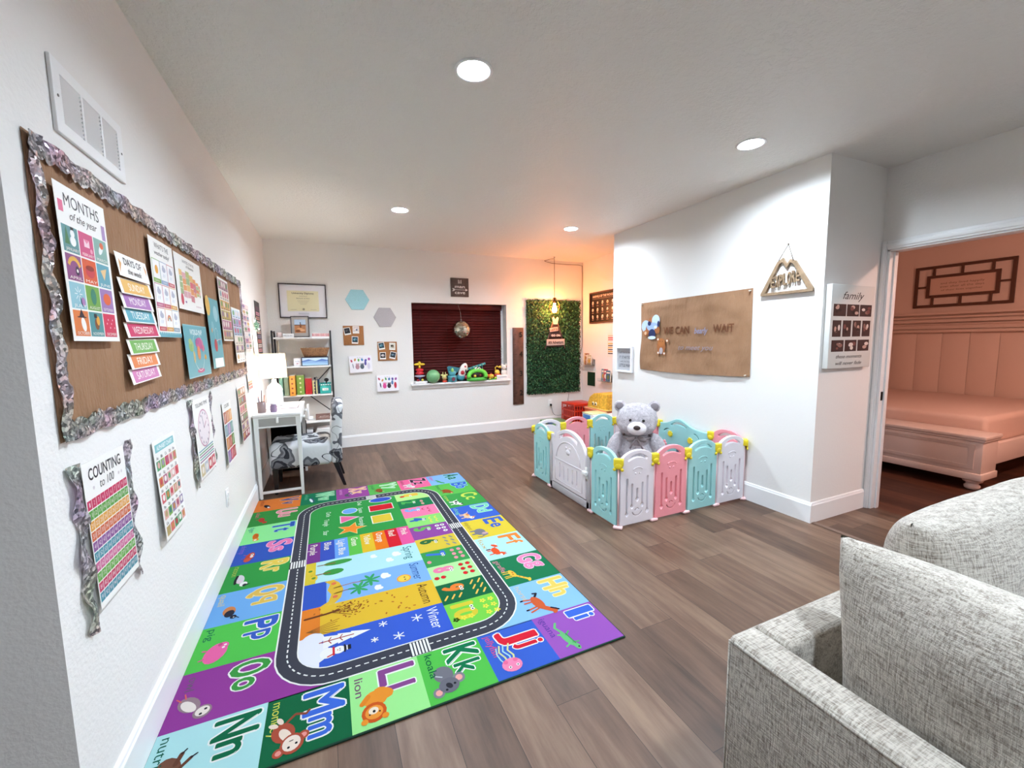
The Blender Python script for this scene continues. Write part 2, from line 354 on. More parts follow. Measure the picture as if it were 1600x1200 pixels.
# baseboards
def bboard(name, p0, p1, nrm):
    """profile board from p0 to p1, nrm points into the room"""
    p0, p1 = Vector((*p0, 0)), Vector((*p1, 0)); n = Vector((*nrm, 0)); prof = [(0, 0), (.015, 0), (.015, .135), (.011, .143), (.009, .152), (.005, .158), (0, .158)]
    b = MB(); A = [b.b.verts.new(p0+n*a+Vector((0, 0, z))) for a, z in prof]; B = [b.b.verts.new(p1+n*a+Vector((0, 0, z))) for a, z in prof]
    for i in range(len(prof)-1): b.b.faces.new((A[i], A[i+1], B[i+1], B[i]))
    b.b.faces.new(A); b.b.faces.new(B[::-1]); bmesh.ops.recalc_face_normals(b.b, faces=b.b.faces); struct(name, b, TRIM)
bboard('baseboard_left', (XL, YE-.015), (XL, YB), (1, 0)); bboard('baseboard_back', (XL+.015, YB), (XA, YB), (0, -1))
bboard('baseboard_left_return', (XW, YE), (XL, YE), (0, -1)); bboard('baseboard_partition', (XP, YN-.015), (XP, YF), (-1, 0))
bboard('baseboard_partition_end', (XP, YN), (XD-.018, YN), (0, -1)); bboard('baseboard_alcove', (XA, YF), (XA, YB-.015), (-1, 0))
bboard('baseboard_door', (XD, YW), (XD, DY0-.10), (-1, 0)); bboard('baseboard_partition_far', (XP, YF), (XA-.015, YF), (0, 1))
# door casing and jamb
b = MB()
for y0, y1 in ((DY1-.002, YN-.0005), (DY0-.048, DY0+.002)):
    b.box(XD-.014, y0, 0, XD, y1, DZ+.062, .003); b.box(XD-.02, y0+.008, 0, XD-.012, y1-.008, DZ+.042, .003)
b.box(XD-.014, DY0+.004, DZ-.006, XD, DY1-.004, DZ+.062, .003); b.box(XD-.02, DY0, DZ+.010, XD-.012, DY1, DZ+.042, .003)
for y0, y1 in ((DY1-.018, DY1), (DY0, DY0+.018)): b.box(XD-.001, y0, 0, XD+TH+.001, y1, DZ, .002)
b.box(XD-.001, DY0, DZ-.018, XD+TH+.001, DY1, DZ, .002)
b.box(XD+.05, DY1-.03, 0, XD+.09, DY1-.017, DZ-.02, .002)
dr = struct('door_1', b, TRIM)
MB().box(XD+.02, DY1-.0215, .9, XD+.045, DY1-.0175, .97, .001).obj('strike_plate', M('dark_bronze', '#231a16', .4, 1), dr)
struct('trim_1', MB().box(XP+.0, YW, -.001, XP+.04, YN-.016, .005, .002), M('floor_strip', '#6b5548', .5))
# bedroom mouldings and panelling (plank grooves on the wall below the rail)
b = MB()
for z0, z1, d in ((1.695, 1.73, .06), (1.645, 1.672, .03), (1.59, 1.625, .055), (1.555, 1.575, .02), (1.50, 1.515, .02), (1.455, 1.49, .06)):
    b.box(BX1-d, BY0, z0, BX1, BY1, z1, .004)
struct('trim_2', b, BEDW)
b = MB(); y = BY0
while y < BY1-.01: b.box(BX1-.012, y+.0015, .1, BX1, min(y+.27, BY1)-.0015, 1.455, .001); y += .27
struct('trim_3', b, BEDW)
# window: frame, glass, sill
b = MB(); wy = YB+.145
b.cut([[(WX0, WZ0), (WX1, WZ0), (WX1, WZ1), (WX0, WZ1)], [(WX0+.05, WZ0+.05), (WX1-.05, WZ0+.05), (WX1-.05, WZ1-.05), (WX0+.05, WZ1-.05)]], 0, .04, mat=frame((0, wy+.04, 0), (1, 0, 0), (0, 0, 1)))
b.box((WX0+WX1)/2-.02, wy, WZ0+.05, (WX0+WX1)/2+.02, wy+.04, WZ1-.05)
wi = struct('window_1', b, TRIM)
GLASS = M('window_glass', '#ffffff', .02, trans=1)
MB().box(WX0+.05, wy+.016, WZ0+.05, WX1-.05, wy+.022, WZ1-.05).obj('pane', GLASS, wi)
struct('window_sill', MB().box(WX0-.05, YB-.06, WZ0-.028, WX1+.04, YB+.14, WZ0, .006).box(WX0-.035, YB-.022, WZ0-.075, WX1+.025, YB, WZ0-.026, .003), TRIM)
# blind
t = thing('window_blind', 'dark mahogany slatted blind closed across the window', 'window blind', (0, 0, 0)); by = YB+.118
MB().box(WX0+.01, by-.04, WZ1-.09, WX1-.045, by-.015, WZ1-.005, .006).box(WX0+.01, by-.015, WZ1-.06, WX1-.045, by+.03, WZ1-.005).obj('valance', BLIND, t)
b = MB(); n = 25; z = WZ1-.10; step = (WZ1-.10-WZ0-.05)/n
for i in range(n):
    zz = WZ1-.085-step*(i+.5)*1.01; a = math.radians(62 + (10 if i in (2, 3, 19) else random.uniform(-1.5, 1.5)))
    m = Matrix.Translation((0, by, zz)) @ Matrix.Rotation(a, 4, 'X'); b.box(WX0+.015, -.025, -.0015, WX1-.05, .025, .0015, mat=m)
b.obj('slats', BLIND, t)
MB().box(WX0+.015, by-.022, WZ0+.014, WX1-.05, by+.022, WZ0+.034, .004).obj('bottom_rail', BLIND, t)
for x in (WX0+.14, WX0+.53, WX0+.92, WX0+1.28): MB().tube([(x, by-.031, WZ1-.06), (x, by-.031, WZ0+.03)], .0016, 5).obj('ladder_cord', M('blind_cord', '#2b0f0d', .8), t)
MB().tube([(WX1-.07, by-.05, WZ1-.07), (WX1-.068, by-.05, 1.30)], .0016, 6).ball(WX1-.068, by-.05, 1.29, .008, .008, .014).obj('pull_cord', M('pale_cord', '#c9c0b8', .8), t)
# ---------------------------------------------------------------- bedroom lamp (ceiling fixture out of view)
t = thing('ceiling_lamp', 'round warm ceiling lamp inside the bedroom', 'ceiling light', (5.2, .2, H-.0005))
MB().lathe([(.17, 0), (.17, -.02), (.15, -.025)], n=32).obj('base', WHITEPL, t)
MB().lathe([(.148, -.024), (.14, -.06), (.10, -.085), (.03, -.095)], n=32).obj('shade', emis('bedroom_lamp_glass', BEDC, BED), t)
# wall vent
m = onleft(1.608, 2.008, .0005); t = thing('wall_vent', 'white metal air return grille high on the left wall', 'vent', mat4=m); VW, VH = .43, .20
b = MB(); b.cut([[(0, 0), (VW, 0), (VW, VH), (0, VH)]] + [[(x0, .035), (x0+.108, .035), (x0+.108, VH-.035), (x0, VH-.035)] for x0 in (.04, .161, .282)], 0, .010, .002)
b.obj('frame', TRIM, t)
b = MB()
for x0 in (.04, .161, .282):
    for k in range(11):
        b.box(x0, -.006, -.0006, x0+.108, .006, .0006, mat=Matrix.Translation((0, .041+k*.0118, .006)) @ Matrix.Rotation(math.radians(38), 4, 'X'))
b.obj('louvres', TRIM, t)
MB().box(.03, .03, .0002, VW-.03, VH-.03, .0012).obj('duct_shade_sheet', M('duct_shade_paint', '#1d1b1a', .9), t)  # dark sheet standing in for the shade inside the duct
for x in (.018, VW-.018): MB().cyl((x, VH/2, .009), (x, VH/2, .0115), .004, n=10).obj('screw', M('steel', '#8a8a8a', .4, 1), t)
# outlets
def outlet(mat4, label):
    t = thing('wall_outlet', label, 'outlet', mat4=mat4)
    MB().box(-.035, -.058, 0, .035, .058, .006, .002).obj('cover_plate', WHITEPL, t)
    for y in (-.02, .02):
        b = MB(); b.col('#f4f4f2').box(-.017, y-.014, .005, .017, y+.014, .0085, .003); b.col('#333333')
        b.box(-.008, y-.002, .0084, -.006, y+.007, .0088); b.box(.006, y-.002, .0084, .008, y+.007, .0088); b.obj('socket', TOY, t)
outlet(onleft(3.185, .42, .0005), 'white wall outlet low on the left wall under the posters')
outlet(onback(3.36, .385, .0005), 'white wall outlet under the green leaf panel')
# ---------------------------------------------------------------- alphabet rug: x of the artwork runs towards the camera, y to the right
CU = [0, .29, .60, .915, 1.22, 1.54, 1.855, 2.17, 2.475, 2.765]; CV = [0, .35, .645, .93, 1.215, 1.51, 1.86]
def rug():
    p = P(dz=.00008); p.t = .008
    p.col('#2c4a3c').box(-.006, -.006, 0, CU[9]+.006, 1.866, .0075, .003); p.c = c('#3f9d4a')
    def bg(u0, v0, u1, v1, col): p.l = 0; p.rect(u0, v0, u1, v1, col)
    def cell(i, j, base, L, lc, oc, word, wc, art, wx=.02, wy=.03, wd=.14):
        u0, v0, u1, v1 = CU[i], CV[j], CU[i+1], CV[j+1]; bg(u0, v0, u1, v1, base); h = v1-v0
        wide = L in 'MW'; cw = .11 if wide else (.04 if L == 'I' else .085)
        low = L.lower(); d = .012 if low in 'gjpqy' else 0
        p.txt(L, u0+.025, v1-.165, .145, lc, w=cw, bold=.035, al='l', out=oc, ow=.045)
        lw = {'m': .09, 'w': .085, 'i': .02, 'l': .018, 'j': .03, 't': .045, 'f': .045, 'r': .045}.get(low, .062)
        p.txt(low, u0+.04+cw, v1-.145+d*2, .115, lc, w=lw, bold=.03, al='l', out=oc, ow=.045)
        p.txt(word, u0+wx, v0+wy, .034, wc, w=wd, bold=.01, al='l'); cx, cy = u0+(u1-u0)*.68, v0+.093; S_ = .92
        for q in art:
            k = q[0]
            if k == 'e': p.ell(cx+q[1]*S_, cy+q[2]*S_, q[3]*S_, q[4]*S_, q[5], q[6] if len(q) > 6 else 0, 16)
            elif k == 'l': p.line([(cx+a*S_, cy+bb*S_) for a, bb in q[1]], q[2], q[3])
            else: p.poly([(cx+a*S_, cy+bb*S_) for a, bb in q[1]], q[2])
    W = '#f4f4ee'; K = '#26262c'
    def eyes(x, y, s=.008, g=.02): return [('e', x-g/2, y, s, s, W), ('e', x+g/2, y, s, s, W), ('e', x-g/2, y, s*.5, s*.5, K), ('e', x+g/2, y, s*.5, s*.5, K)]
    def quad(bc, hc, leg=.035, hx=.05, hy=.03, hr=.026, bx=.055, by=.028, extra=()):
        return [('l', [(-.035, -.01), (-.04, -leg-.02)], .012, bc), ('l', [(.03, -.01), (.035, -leg-.02)], .012, bc), ('l', [(-.015, -.01), (-.018, -leg-.02)], .01, bc),
                ('e', 0, 0, bx, by, bc), ('l', [(-.05, .01), (-.075, .03)], .007, bc), ('e', hx, hy, hr, hr*.85, hc), ('e', hx+.006, hy+.004, .004, .004, K)] + list(extra)
    # top row of the artwork, A to I
    cell(0, 5, '#83b5ec', 'A', '#1d6a5a', '#8fd2c0', 'alligator', '#d8548c', [('e', .01, 0, .07, .014, '#3f9f55', 20), ('e', .06, .03, .03, .012, '#3f9f55', 30), ('l', [(-.03, -.01), (-.04, -.04)], .008, '#3f9f55'), ('l', [(.02, 0), (.03, -.03)], .008, '#3f9f55')])
    cell(1, 5, '#5fbd52', 'B', '#3465c8', '#9fd0f0', 'bear', '#1c6e44', [('e', 0, 0, .06, .042, '#a3542b', 15), ('e', .05, .03, .028, .025, '#a3542b'), ('e', .068, .034, .013, .01, '#e6b98a'), ('l', [(-.03, -.02), (-.035, -.05)], .02, '#8e4623'), ('l', [(.03, -.02), (.035, -.045)], .02, '#8e4623')])
    cell(2, 5, '#3f9f4b', 'C', '#c6dd58', None, 'cow', '#c9d85a', quad(W, W, extra=[('e', -.02, .005, .018, .014, K), ('e', .02, -.006, .012, .01, K), ('e', .05, .045, .014, .01, K), ('e', .066, .02, .01, .009, '#efb4b4')]))
    cell(3, 5, '#3e66c9', 'D', '#7ed3ae', '#b9ead4', 'dog', '#7ed3ae', quad('#f0c49a', '#f4e6d8', extra=[('e', -.02, .01, .02, .014, '#e48a4a'), ('e', .04, .05, .009, .018, '#e48a4a', 20)]))
    cell(4, 5, '#e2cb3d', 'E', '#3d63c2', None, 'elephant', '#8a7a30', [('e', 0, 0, .058, .045, '#7b7a86'), ('e', .045, .025, .03, .03, '#85848f'), ('e', .035, .03, .018, .024, '#c9a3b0'), ('l', [(.068, .02), (.085, -.01), (.08, -.04)], .012, '#7b7a86'), ('l', [(-.03, -.02), (-.03, -.065)], .02, '#7b7a86'), ('l', [(.025, -.02), (.025, -.065)], .02, '#7b7a86'), ('e', .055, .035, .004, .004, K)])
    cell(5, 5, '#b7e9ee', 'F', '#ef8a3a', None, 'fox', '#c9a44a', quad('#e8562a', '#e8562a', extra=[('e', -.08, .02, .03, .015, '#e8562a', 40), ('e', -.097, .036, .01, .008, W), ('p', [(.035, .045), (.045, .07), (.055, .048)], '#e8562a'), ('p', [(.055, .048), (.068, .068), (.07, .04)], '#e8562a'), ('e', .062, .022, .014, .01, W), ('l', [(-.04, -.03), (-.041, -.055)], .01, K)]))
    cell(6, 5, '#1e7a4e', 'G', '#f08ab5', '#f6c6dc', 'giraffe', '#e68aa5', [('e', -.02, -.01, .045, .02, '#ecc545', 10), ('l', [(.01, 0), (.075, .06)], .016, '#ecc545'), ('e', .085, .066, .02, .011, '#ecc545', -20), ('l', [(-.05, -.02), (-.055, -.07)], .008, '#ecc545'), ('l', [(-.03, -.02), (-.033, -.07)], .008, '#ecc545'), ('l', [(.0, -.02), (.0, -.07)], .008, '#ecc545'), ('l', [(.015, -.02), (.018, -.07)], .008, '#ecc545'), ('e', -.03, -.006, .008, .006, '#c9702e'), ('e', -.008, -.01, .007, .006, '#c9702e'), ('e', .03, .02, .006, .005, '#c9702e'), ('e', .05, .04, .005, .005, '#c9702e')])
    cell(7, 5, '#8ec2f3', 'H', '#e8cc62', '#f3e6a8', 'horse', '#d9c98a', [('e', -.01, 0, .065, .032, '#cf5f35', 8), ('l', [(.04, .01), (.085, .055)], .032, '#cf5f35'), ('e', .092, .06, .026, .015, '#cf5f35', -35), ('l', [(.06, .05), (.09, .083)], .012, K), ('l', [(-.07, .01), (-.095, .03), (-.1, .01)], .014, K), ('l', [(-.05, -.02), (-.06, -.075)], .011, '#cf5f35'), ('l', [(-.03, -.02), (-.03, -.075)], .011, '#cf5f35'), ('l', [(.02, -.02), (.03, -.075)], .011, '#cf5f35'), ('l', [(.04, -.02), (.055, -.07)], .011, '#cf5f35'), ('l', [(-.06, -.078), (-.058, -.088)], .012, K), ('l', [(.03, -.078), (.031, -.088)], .012, K)])
    cell(8, 5, '#9b58b6', 'I', '#3f6bd2', W, 'iguana', '#5b3f9a', [('l', [(-.13, .0), (-.10, -.02), (-.05, .0), (0, .005)], .012, '#6cc07a'), ('e', 0, 0, .055, .018, '#6cc07a', 12), ('e', .06, .022, .026, .014, '#6cc07a', 10), ('l', [(-.03, 0), (-.045, -.03)], .009, '#6cc07a'), ('l', [(.03, 0), (.045, -.03)], .009, '#6cc07a'), ('l', [(-.03, .01), (-.05, .035)], .009, '#5aae6a'), ('l', [(.03, .015), (.035, .045)], .009, '#5aae6a'), ('l', [(-.04, .012), (.04, .024)], .006, '#3e8f52'), ('e', .068, .027, .005, .005, K)])
    # right-hand column, J to N
    cell(8, 4, '#3c63c6', 'J', '#d92438', W, 'jellyfish', '#e0507a', [('l', [(.03, .01), (-.02, .025), (-.06, .01), (-.1, .03)], .008, '#d9dd9a'), ('l', [(.03, -.005), (-.02, .005), (-.06, -.015), (-.1, .0)], .007, '#a9dbe0'), ('l', [(.03, -.015), (-.02, -.02), (-.06, -.035), (-.1, -.02)], .008, '#d9dd9a'), ('l', [(.03, -.03), (-.01, -.045), (-.05, -.05), (-.09, -.04)], .006, '#a9dbe0'), ('e', .035, -.005, .042, .05, '#f189ae'), ('e', .012, .02, .012, .012, '#ee6d98'), ('e', .012, -.03, .012, .012, '#ee6d98')] + [('e', .045, .02, .008, .008, W), ('e', .045, .02, .004, .004, K), ('e', .048, -.02, .008, .008, W), ('e', .048, -.02, .004, .004, K)])
    cell(8, 3, '#56c14e', 'K', '#14774a', W, 'koala', '#11603f', [('e', -.045, -.01, .05, .045, '#77767f', 20), ('e', .0, .052, .03, .028, '#85848c'), ('e', .0, .052, .017, .016, '#f2a7a0'), ('e', .05, -.052, .028, .026, '#85848c'), ('e', .05, -.052, .016, .015, '#f2a7a0'), ('e', .025, .0, .043, .046, '#6f6e78'), ('e', .028, .0, .018, .013, '#33323a', 30), ('e', .025, .026, .006, .006, K), ('e', .047, -.016, .006, .006, K), ('l', [(-.03, -.02), (-.045, -.045)], .006, '#c9c9cc')])
    cell(8, 2, '#a2ec92', 'L', '#8b4a8c', W, 'lion', '#7c3f72', [('l', [(-.07, .02), (-.05, .05)], .05, '#ee9632'), ('e', -.04, .0, .045, .05, '#ee9632'), ('l', [(-.06, -.03), (-.03, -.055)], .022, '#e4862a'), ('e', .028, -.012, .05, .05, '#cf5a22'), ('e', .028, -.012, .034, .036, '#f09a3c'), ('e', .02, -.014, .018, .02, '#f4e3cc'), ('e', .024, -.012, .007, .006, K), ('e', .032, .01, .004, .004, K), ('e', .036, -.03, .004, .004, K), ('e', .062, .03, .014, .014, '#ee9632'), ('e', .064, -.052, .014, .014, '#ee9632')], .03, .02, .10)
    cell(8, 1, '#14663f', 'M', '#3f6cd4', W, 'monkey', '#d2d95a', [('l', [(-.07, -.02), (-.10, .01), (-.085, .05), (-.10, .062)], .01, '#8f4a35'), ('e', -.025, -.03, .05, .04, '#b0513c', 30), ('e', -.012, -.022, .036, .018, '#f2ddcb', 30), ('e', .015, .045, .02, .02, '#b0513c'), ('e', .015, .045, .011, .011, '#f09a92'), ('e', .062, -.04, .02, .02, '#b0513c'), ('e', .062, -.04, .011, .011, '#f09a92'), ('e', .038, .005, .045, .042, '#b0513c'), ('e', .036, .003, .034, .032, '#f5e2d2'), ('e', .042, .02, .005, .005, K), ('e', .052, -.006, .005, .005, K), ('l', [(.024, .008), (.026, -.004)], .003, K), ('e', -.085, -.045, .02, .01, '#f2ddcb', 30), ('e', -.07, -.068, .02, .01, '#f2ddcb', 60)], .02, .02, .16)
    cell(8, 0, '#b5e5e6', 'N', '#146b46', W, 'nutria', '#15604c', [('e', -.02, -.02, .07, .045, '#7a5140', 15), ('e', .04, .03, .035, .028, '#7a5140', 30), ('e', .05, .038, .006, .005, K), ('e', .07, .015, .011, .009, '#a2473c'), ('l', [(-.03, .02), (-.06, .045)], .013, '#6a4334'), ('l', [(-.05, .0), (-.09, .01)], .016, '#6a4334'), ('l', [(-.06, .045), (-.07, .062)], .006, K), ('l', [(-.09, .01), (-.105, .022)], .006, K)], .02, .02, .15)
    # bottom row, O to V (away from the camera)
    cell(7, 0, '#963f98', 'O', '#3f9a44', W, 'owl', '#6d6070', [('e', -.02, -.03, .055, .035, '#9a8189', 40), ('e', -.01, -.03, .045, .02, '#efe4da', 40), ('e', .04, .03, .036, .034, '#9a8189'), ('e', .038, .03, .026, .026, '#f0e5da'), ('e', .03, .04, .006, .006, K), ('e', .052, .026, .006, .006, K), ('l', [(-.06, -.05), (-.09, -.06)], .005, '#e06a6a'), ('l', [(-.05, -.065), (-.07, -.085)], .005, '#e06a6a')], .03, .03, .08)
    cell(6, 0, '#55c552', 'P', '#3a60c0', W, 'pig', '#1d6e50', [('e', 0, 0, .075, .048, '#ee6aa8', -10), ('e', -.045, .02, .03, .03, '#ee6aa8'), ('e', -.06, .01, .014, .01, '#c8508a'), ('e', -.05, .034, .007, .007, W), ('e', -.032, .028, .007, .007, W), ('l', [(-.03, -.045), (-.035, -.06)], .009, '#d85a96'), ('l', [(.03, -.045), (.035, -.06)], .009, '#d85a96')], .02, .03, .09)
    cell(5, 0, '#74afe9', 'Q', '#e3bd58', '#f2dd9a', 'quail', '#e0cf80', [('e', -.015, -.005, .05, .032, '#c9814e', 10), ('e', .01, .0, .035, .025, '#2d2f3d'), ('e', .05, .025, .018, .016, '#2d2f3d'), ('l', [(.055, .04), (.07, .055)], .005, K), ('e', .055, .028, .004, .004, W)], .02, .02, .11)
    cell(4, 0, '#359b46', 'R', '#e8cb55', '#f3e29a', 'racoon', '#b8c45a', [('e', -.03, -.01, .06, .026, '#d8d6dc', 10), ('l', [(-.08, -.03), (-.02, -.035), (.02, -.03)], .014, K), ('e', .04, .02, .028, .022, W), ('e', .055, .028, .016, .012, '#33343c'), ('p', [(.045, .038), (.05, .06), (.062, .04)], K), ('e', .0, -.01, .02, .016, '#e9cfd8')], .02, .03, .12)
    cell(3, 0, '#3559b6', 'S', '#ee7fb2', '#f6b5d2', 'shrimp', '#8f6ad0', [('e', 0, 0, .068, .028, '#b8452f', -8), ('e', .045, -.01, .03, .022, '#c8553a'), ('e', -.03, .012, .014, .01, W), ('e', -.03, .012, .006, .005, K), ('e', 0, .012, .018, .011, '#eed8d0'), ('l', [(-.03, -.02), (-.04, -.04)], .006, '#b8452f'), ('l', [(.02, -.02), (.02, -.045)], .006, '#b8452f')], .02, .02, .12)
    cell(2, 0, '#93ec98', 'T', '#2f5bb0', '#8fb6e0', 'tiger', '#3b7d8a', [('e', -.02, -.01, .06, .022, '#ec7a24', 5), ('e', .045, .0, .026, .022, '#f0a03c'), ('e', .05, -.004, .012, .01, W)] + [('l', [(-.06+k*.018, .008), (-.055+k*.018, -.025)], .004, K) for k in range(5)], .02, .03, .1)
    cell(1, 0, '#388f40', 'U', '#e5949c', '#f2c3c6', 'uakari', '#c9707a', [('e', -.02, -.01, .055, .024, '#b23c34', 10), ('e', .045, .02, .02, .018, '#c8352f'), ('l', [(-.03, -.02), (-.035, -.05)], .01, '#b23c34')], .02, .03, .11)
    cell(0, 0, '#e27c35', 'V', '#3b4a8c', '#e8b080', 'vulture', '#8a3a2a', [('e', -.02, -.005, .05, .022, '#23232a', 25), ('e', .03, .02, .014, .012, '#e8807a'), ('e', .01, .01, .016, .01, W, 20)], .02, .03, .13)
    # left-hand column, W to Z
    cell(0, 1, '#1b7b55', 'W', '#84d79c', '#c2ecca', 'whale', '#5fb88a', [('e', 0, 0, .062, .022, '#3c5f74', 12), ('e', 0, -.008, .055, .012, '#dfe8ea', 12), ('l', [(-.055, -.01), (-.08, .0)], .012, '#3c5f74')])
    cell(0, 2, '#9b4a9a', 'X', '#f0b58f', '#f6d4ba', 'xerus', '#e0a0d0', [('e', 0, -.005, .04, .02, '#5d5468'), ('l', [(-.03, 0), (-.06, .03), (-.03, .045)], .016, '#5d5468'), ('l', [(-.05, .03), (.0, .05)], .006, W), ('e', .035, .015, .016, .014, '#5d5468')])
    cell(0, 3, '#5cb956', 'Y', '#a7e3b2', '#e0f4e2', 'yak', '#2d7a44', [('e', 0, 0, .058, .034, '#93512c'), ('e', .045, .01, .022, .02, '#7d4223'), ('l', [(-.03, -.02), (-.03, -.045)], .013, '#7d4223'), ('l', [(.02, -.02), (.02, -.045)], .013, '#7d4223'), ('l', [(.045, .03), (.055, .045)], .006, '#e8d0a0')])
    cell(0, 4, '#ee6b9b', 'Z', '#3c2c3c', '#f6b8cf', 'zebra', '#8c3a5a', quad(W, W, extra=[('l', [(-.04+k*.018, .02), (-.042+k*.018, -.02)], .005, K) for k in range(5)]))
    # squares behind the road's corners
    for u0, v0, col in ((CU[7], CV[1], '#963f98'), (CU[7], CV[4], '#8ec2f3'), (CU[1], CV[4], '#5fbd52'), (CU[1], CV[1], '#388f40')): bg(u0, v0, u0+.31, v0+.295, col)
    def rr(u0, v0, u1, v1, r, n=8):
        o = []
        for cx, cy, a in ((u1-r, v1-r, 0), (u0+r, v1-r, 90), (u0+r, v0+r, 180), (u1-r, v0+r, 270)):
            for k in range(n+1): o.append((cx+r*math.cos(math.radians(a+90*k/n)), cy+r*math.sin(math.radians(a+90*k/n))))
        return o
    A = (.297, .345, 2.478, 1.518)
    p.l = 4; p.poly(rr(A[0], A[1], A[2], A[3], .25), W); p.poly(rr(A[0]+.007, A[1]+.007, A[2]-.007, A[3]-.007, .243), '#43444e')
    mid = rr(A[0]+.051, A[1]+.051, A[2]-.051, A[3]-.051, .2, 10); mid.append(mid[0]); acc = 0; p.l = 8
    for (x0, y0), (x1, y1) in zip(mid, mid[1:]):
        d = math.hypot(x1-x0, y1-y0); s0 = 0
        while s0 < d:
            e = min(d-s0, .020 - (acc % .036) if (acc % .036) < .020 else .036 - (acc % .036)); e = max(e, 1e-4)
            if (acc % .036) < .0199:
                a, bb = s0/d, min(1, (s0+e)/d); p.l = 8; p.line([(x0+(x1-x0)*a, y0+(y1-y0)*a), (x0+(x1-x0)*bb, y0+(y1-y0)*bb)], .006, W, False)
            s0 += e; acc += e
    I = (.392, .436, 2.383, 1.427); inner = rr(*I, .155)
    p.l = 6; p.poly(inner, W)
    R = .148; J = (I[0]+.006, I[1]+.006, I[2]-.006, I[3]-.006); q = rr(*J, R)
    def clip(poly, ax, lo, hi):
        for sgn, lim in ((1, lo), (-1, -hi)):
            o = []
            for i in range(len(poly)):
                a, bb = poly[i-1], poly[i]; da, db = sgn*a[ax]-lim, sgn*bb[ax]-lim
                if (da >= 0) != (db >= 0): t = da/(da-db); o.append((a[0]+(bb[0]-a[0])*t, a[1]+(bb[1]-a[1])*t))
                if db >= 0: o.append(bb)
            poly = o
            if not poly: return []
        return poly
    def area(u0, u1, v0, v1, col, lv=8):
        pts = clip(clip(q, 0, u0, u1), 1, v0, v1); p.l = lv
        if len(pts) > 2: p.poly(pts, col)
    def crossing(x, y, along_x):
        p.l = 10; p.rect(x-.047, y-.047, x+.047, y+.047, '#3b3c46')
        for k in range(6):
            o = -.040+k*.0152
            if along_x: p.l = 12; p.rect(x+o, y-.044, x+o+.009, y+.044, W)
            else: p.l = 12; p.rect(x-.044, y+o, x+.044, y+o+.009, W)
    crossing(A[0]+.048, .935, True); crossing(2.43, .955, False); crossing(1.255, 1.47, False); crossing(1.37, .392, False)
    # shapes field
    VM = 1.134
    area(J[0], 1.10, J[1], VM, '#349a48')
    p.l = 10; p.ell(.60, .74, .062, .062, W, 0, 24); p.ell(.60, .74, .056, .056, '#6fa8ea', 0, 24)
    p.ell(.45, 1.005, .058, .098, W, 0, 26); p.ell(.45, 1.005, .052, .090, '#3456c0', 0, 26)
    p.rect(.565, .89, .70, 1.09, W); p.rect(.572, .897, .693, 1.083, '#d01f2c')
    p.rect(.79, .89, .95, 1.05, W); p.rect(.797, .897, .943, 1.043, '#dcc23a')
    p.poly([(.68, .66), (.835, .66), (.757, .81)], W); p.poly([(.692, .667), (.823, .667), (.757, .794)], '#ec6aa0')
    st = lambda r, cx, cy: [(cx+(r if k % 2 == 0 else r*.42)*math.cos(PI/2+k*PI/5), cy+(r if k % 2 == 0 else r*.42)*math.sin(PI/2+k*PI/5)) for k in range(10)]
    p.poly(st(.115, .965, .735), '#f4e29a'); p.poly(st(.103, .965, .735), '#ee8a2a')
    for s_, x, y, ww in (('Oval', .46, .85, .085), ('Square', .625, .85, .11), ('Rectangle', .86, .84, .17), ('Circle', .60, .60, .10), ('Triangle', .77, .585, .13), ('Star', .965, .58, .075)):
        p.l = 10; p.txt(s_, x, y-.04, .036, '#e8f2e6', w=ww, bold=.01)
    # colour names: stripes stacked along y of the artwork
    cols = [('#e45a9b', 'Pink'), ('#cf1d2b', 'Red'), ('#ee7d1c', 'Orange'), ('#e2bd2d', 'Yellow'), ('#5fc04d', 'Green'), ('#6ba2ea', 'Light Blue'), ('#3a55b8', 'Blue'), ('#7b3b8c', 'Purple')]
    vb = [1.134, 1.045, .957, .871, .785, .700, .612, .522, .436]
    for k, (cc, nm) in enumerate(cols):
        area(1.10, 1.395, vb[k+1], vb[k], cc); p.l = 10; p.txt(nm, 1.13, (vb[k]+vb[k+1])/2-.02, .045, '#f0ead8', w=.035+.019*len(nm), bold=.015, al='l')
    # seasons
    SU = [1.395, 1.655, 1.905, 2.147, J[2]]
    for k, cc in enumerate(('#b7e6ea', '#84b4ee', '#e3bb36', '#3b5fc8')): area(SU[k], SU[k+1], J[1], VM, cc)
    for nm, x, cc, ww in (('Spring', 1.43, '#1f6a6a', .17), ('Summer', 1.675, '#234f8a', .19), ('Autumn', 1.925, '#4a2a1a', .19), ('Winter', 2.165, '#f2f5fa', .17)):
        p.l = 10; p.txt(nm, x, 1.04, .058, cc, w=ww, al='l')
    area(SU[0], SU[1], J[1], .50, '#d9c53a', 10); area(SU[1], SU[2], J[1], .56, '#3659bd', 10)
    p.l = 12; p.poly([(1.66, .55), (1.70, .58), (1.76, .565), (1.81, .585), (1.875, .57), (1.905, .53), (1.905, .60), (1.86, .635), (1.78, .65), (1.70, .63), (1.655, .60)], '#e0b93c')
    p.ell(1.70, .60, .014, .014, '#e07050'); p.ell(1.84, .605, .014, .014, '#e07050')
    p.l = 14
    for cx, cy, rx in ((1.45, .63, .03), (1.56, .60, .035)): p.ell(cx, cy, rx, .085 if cx < 1.5 else .06, '#3f9a45', 0, 14); p.line([(cx, cy-.12), (cx, cy-.02)], .01, '#8a5a34')
    for cx, cy in ((1.50, .47), (1.59, .49)): p.ell(cx, cy, .035, .022, '#e6c63c'); p.ell(cx, cy, .012, .012, '#5f8f30')
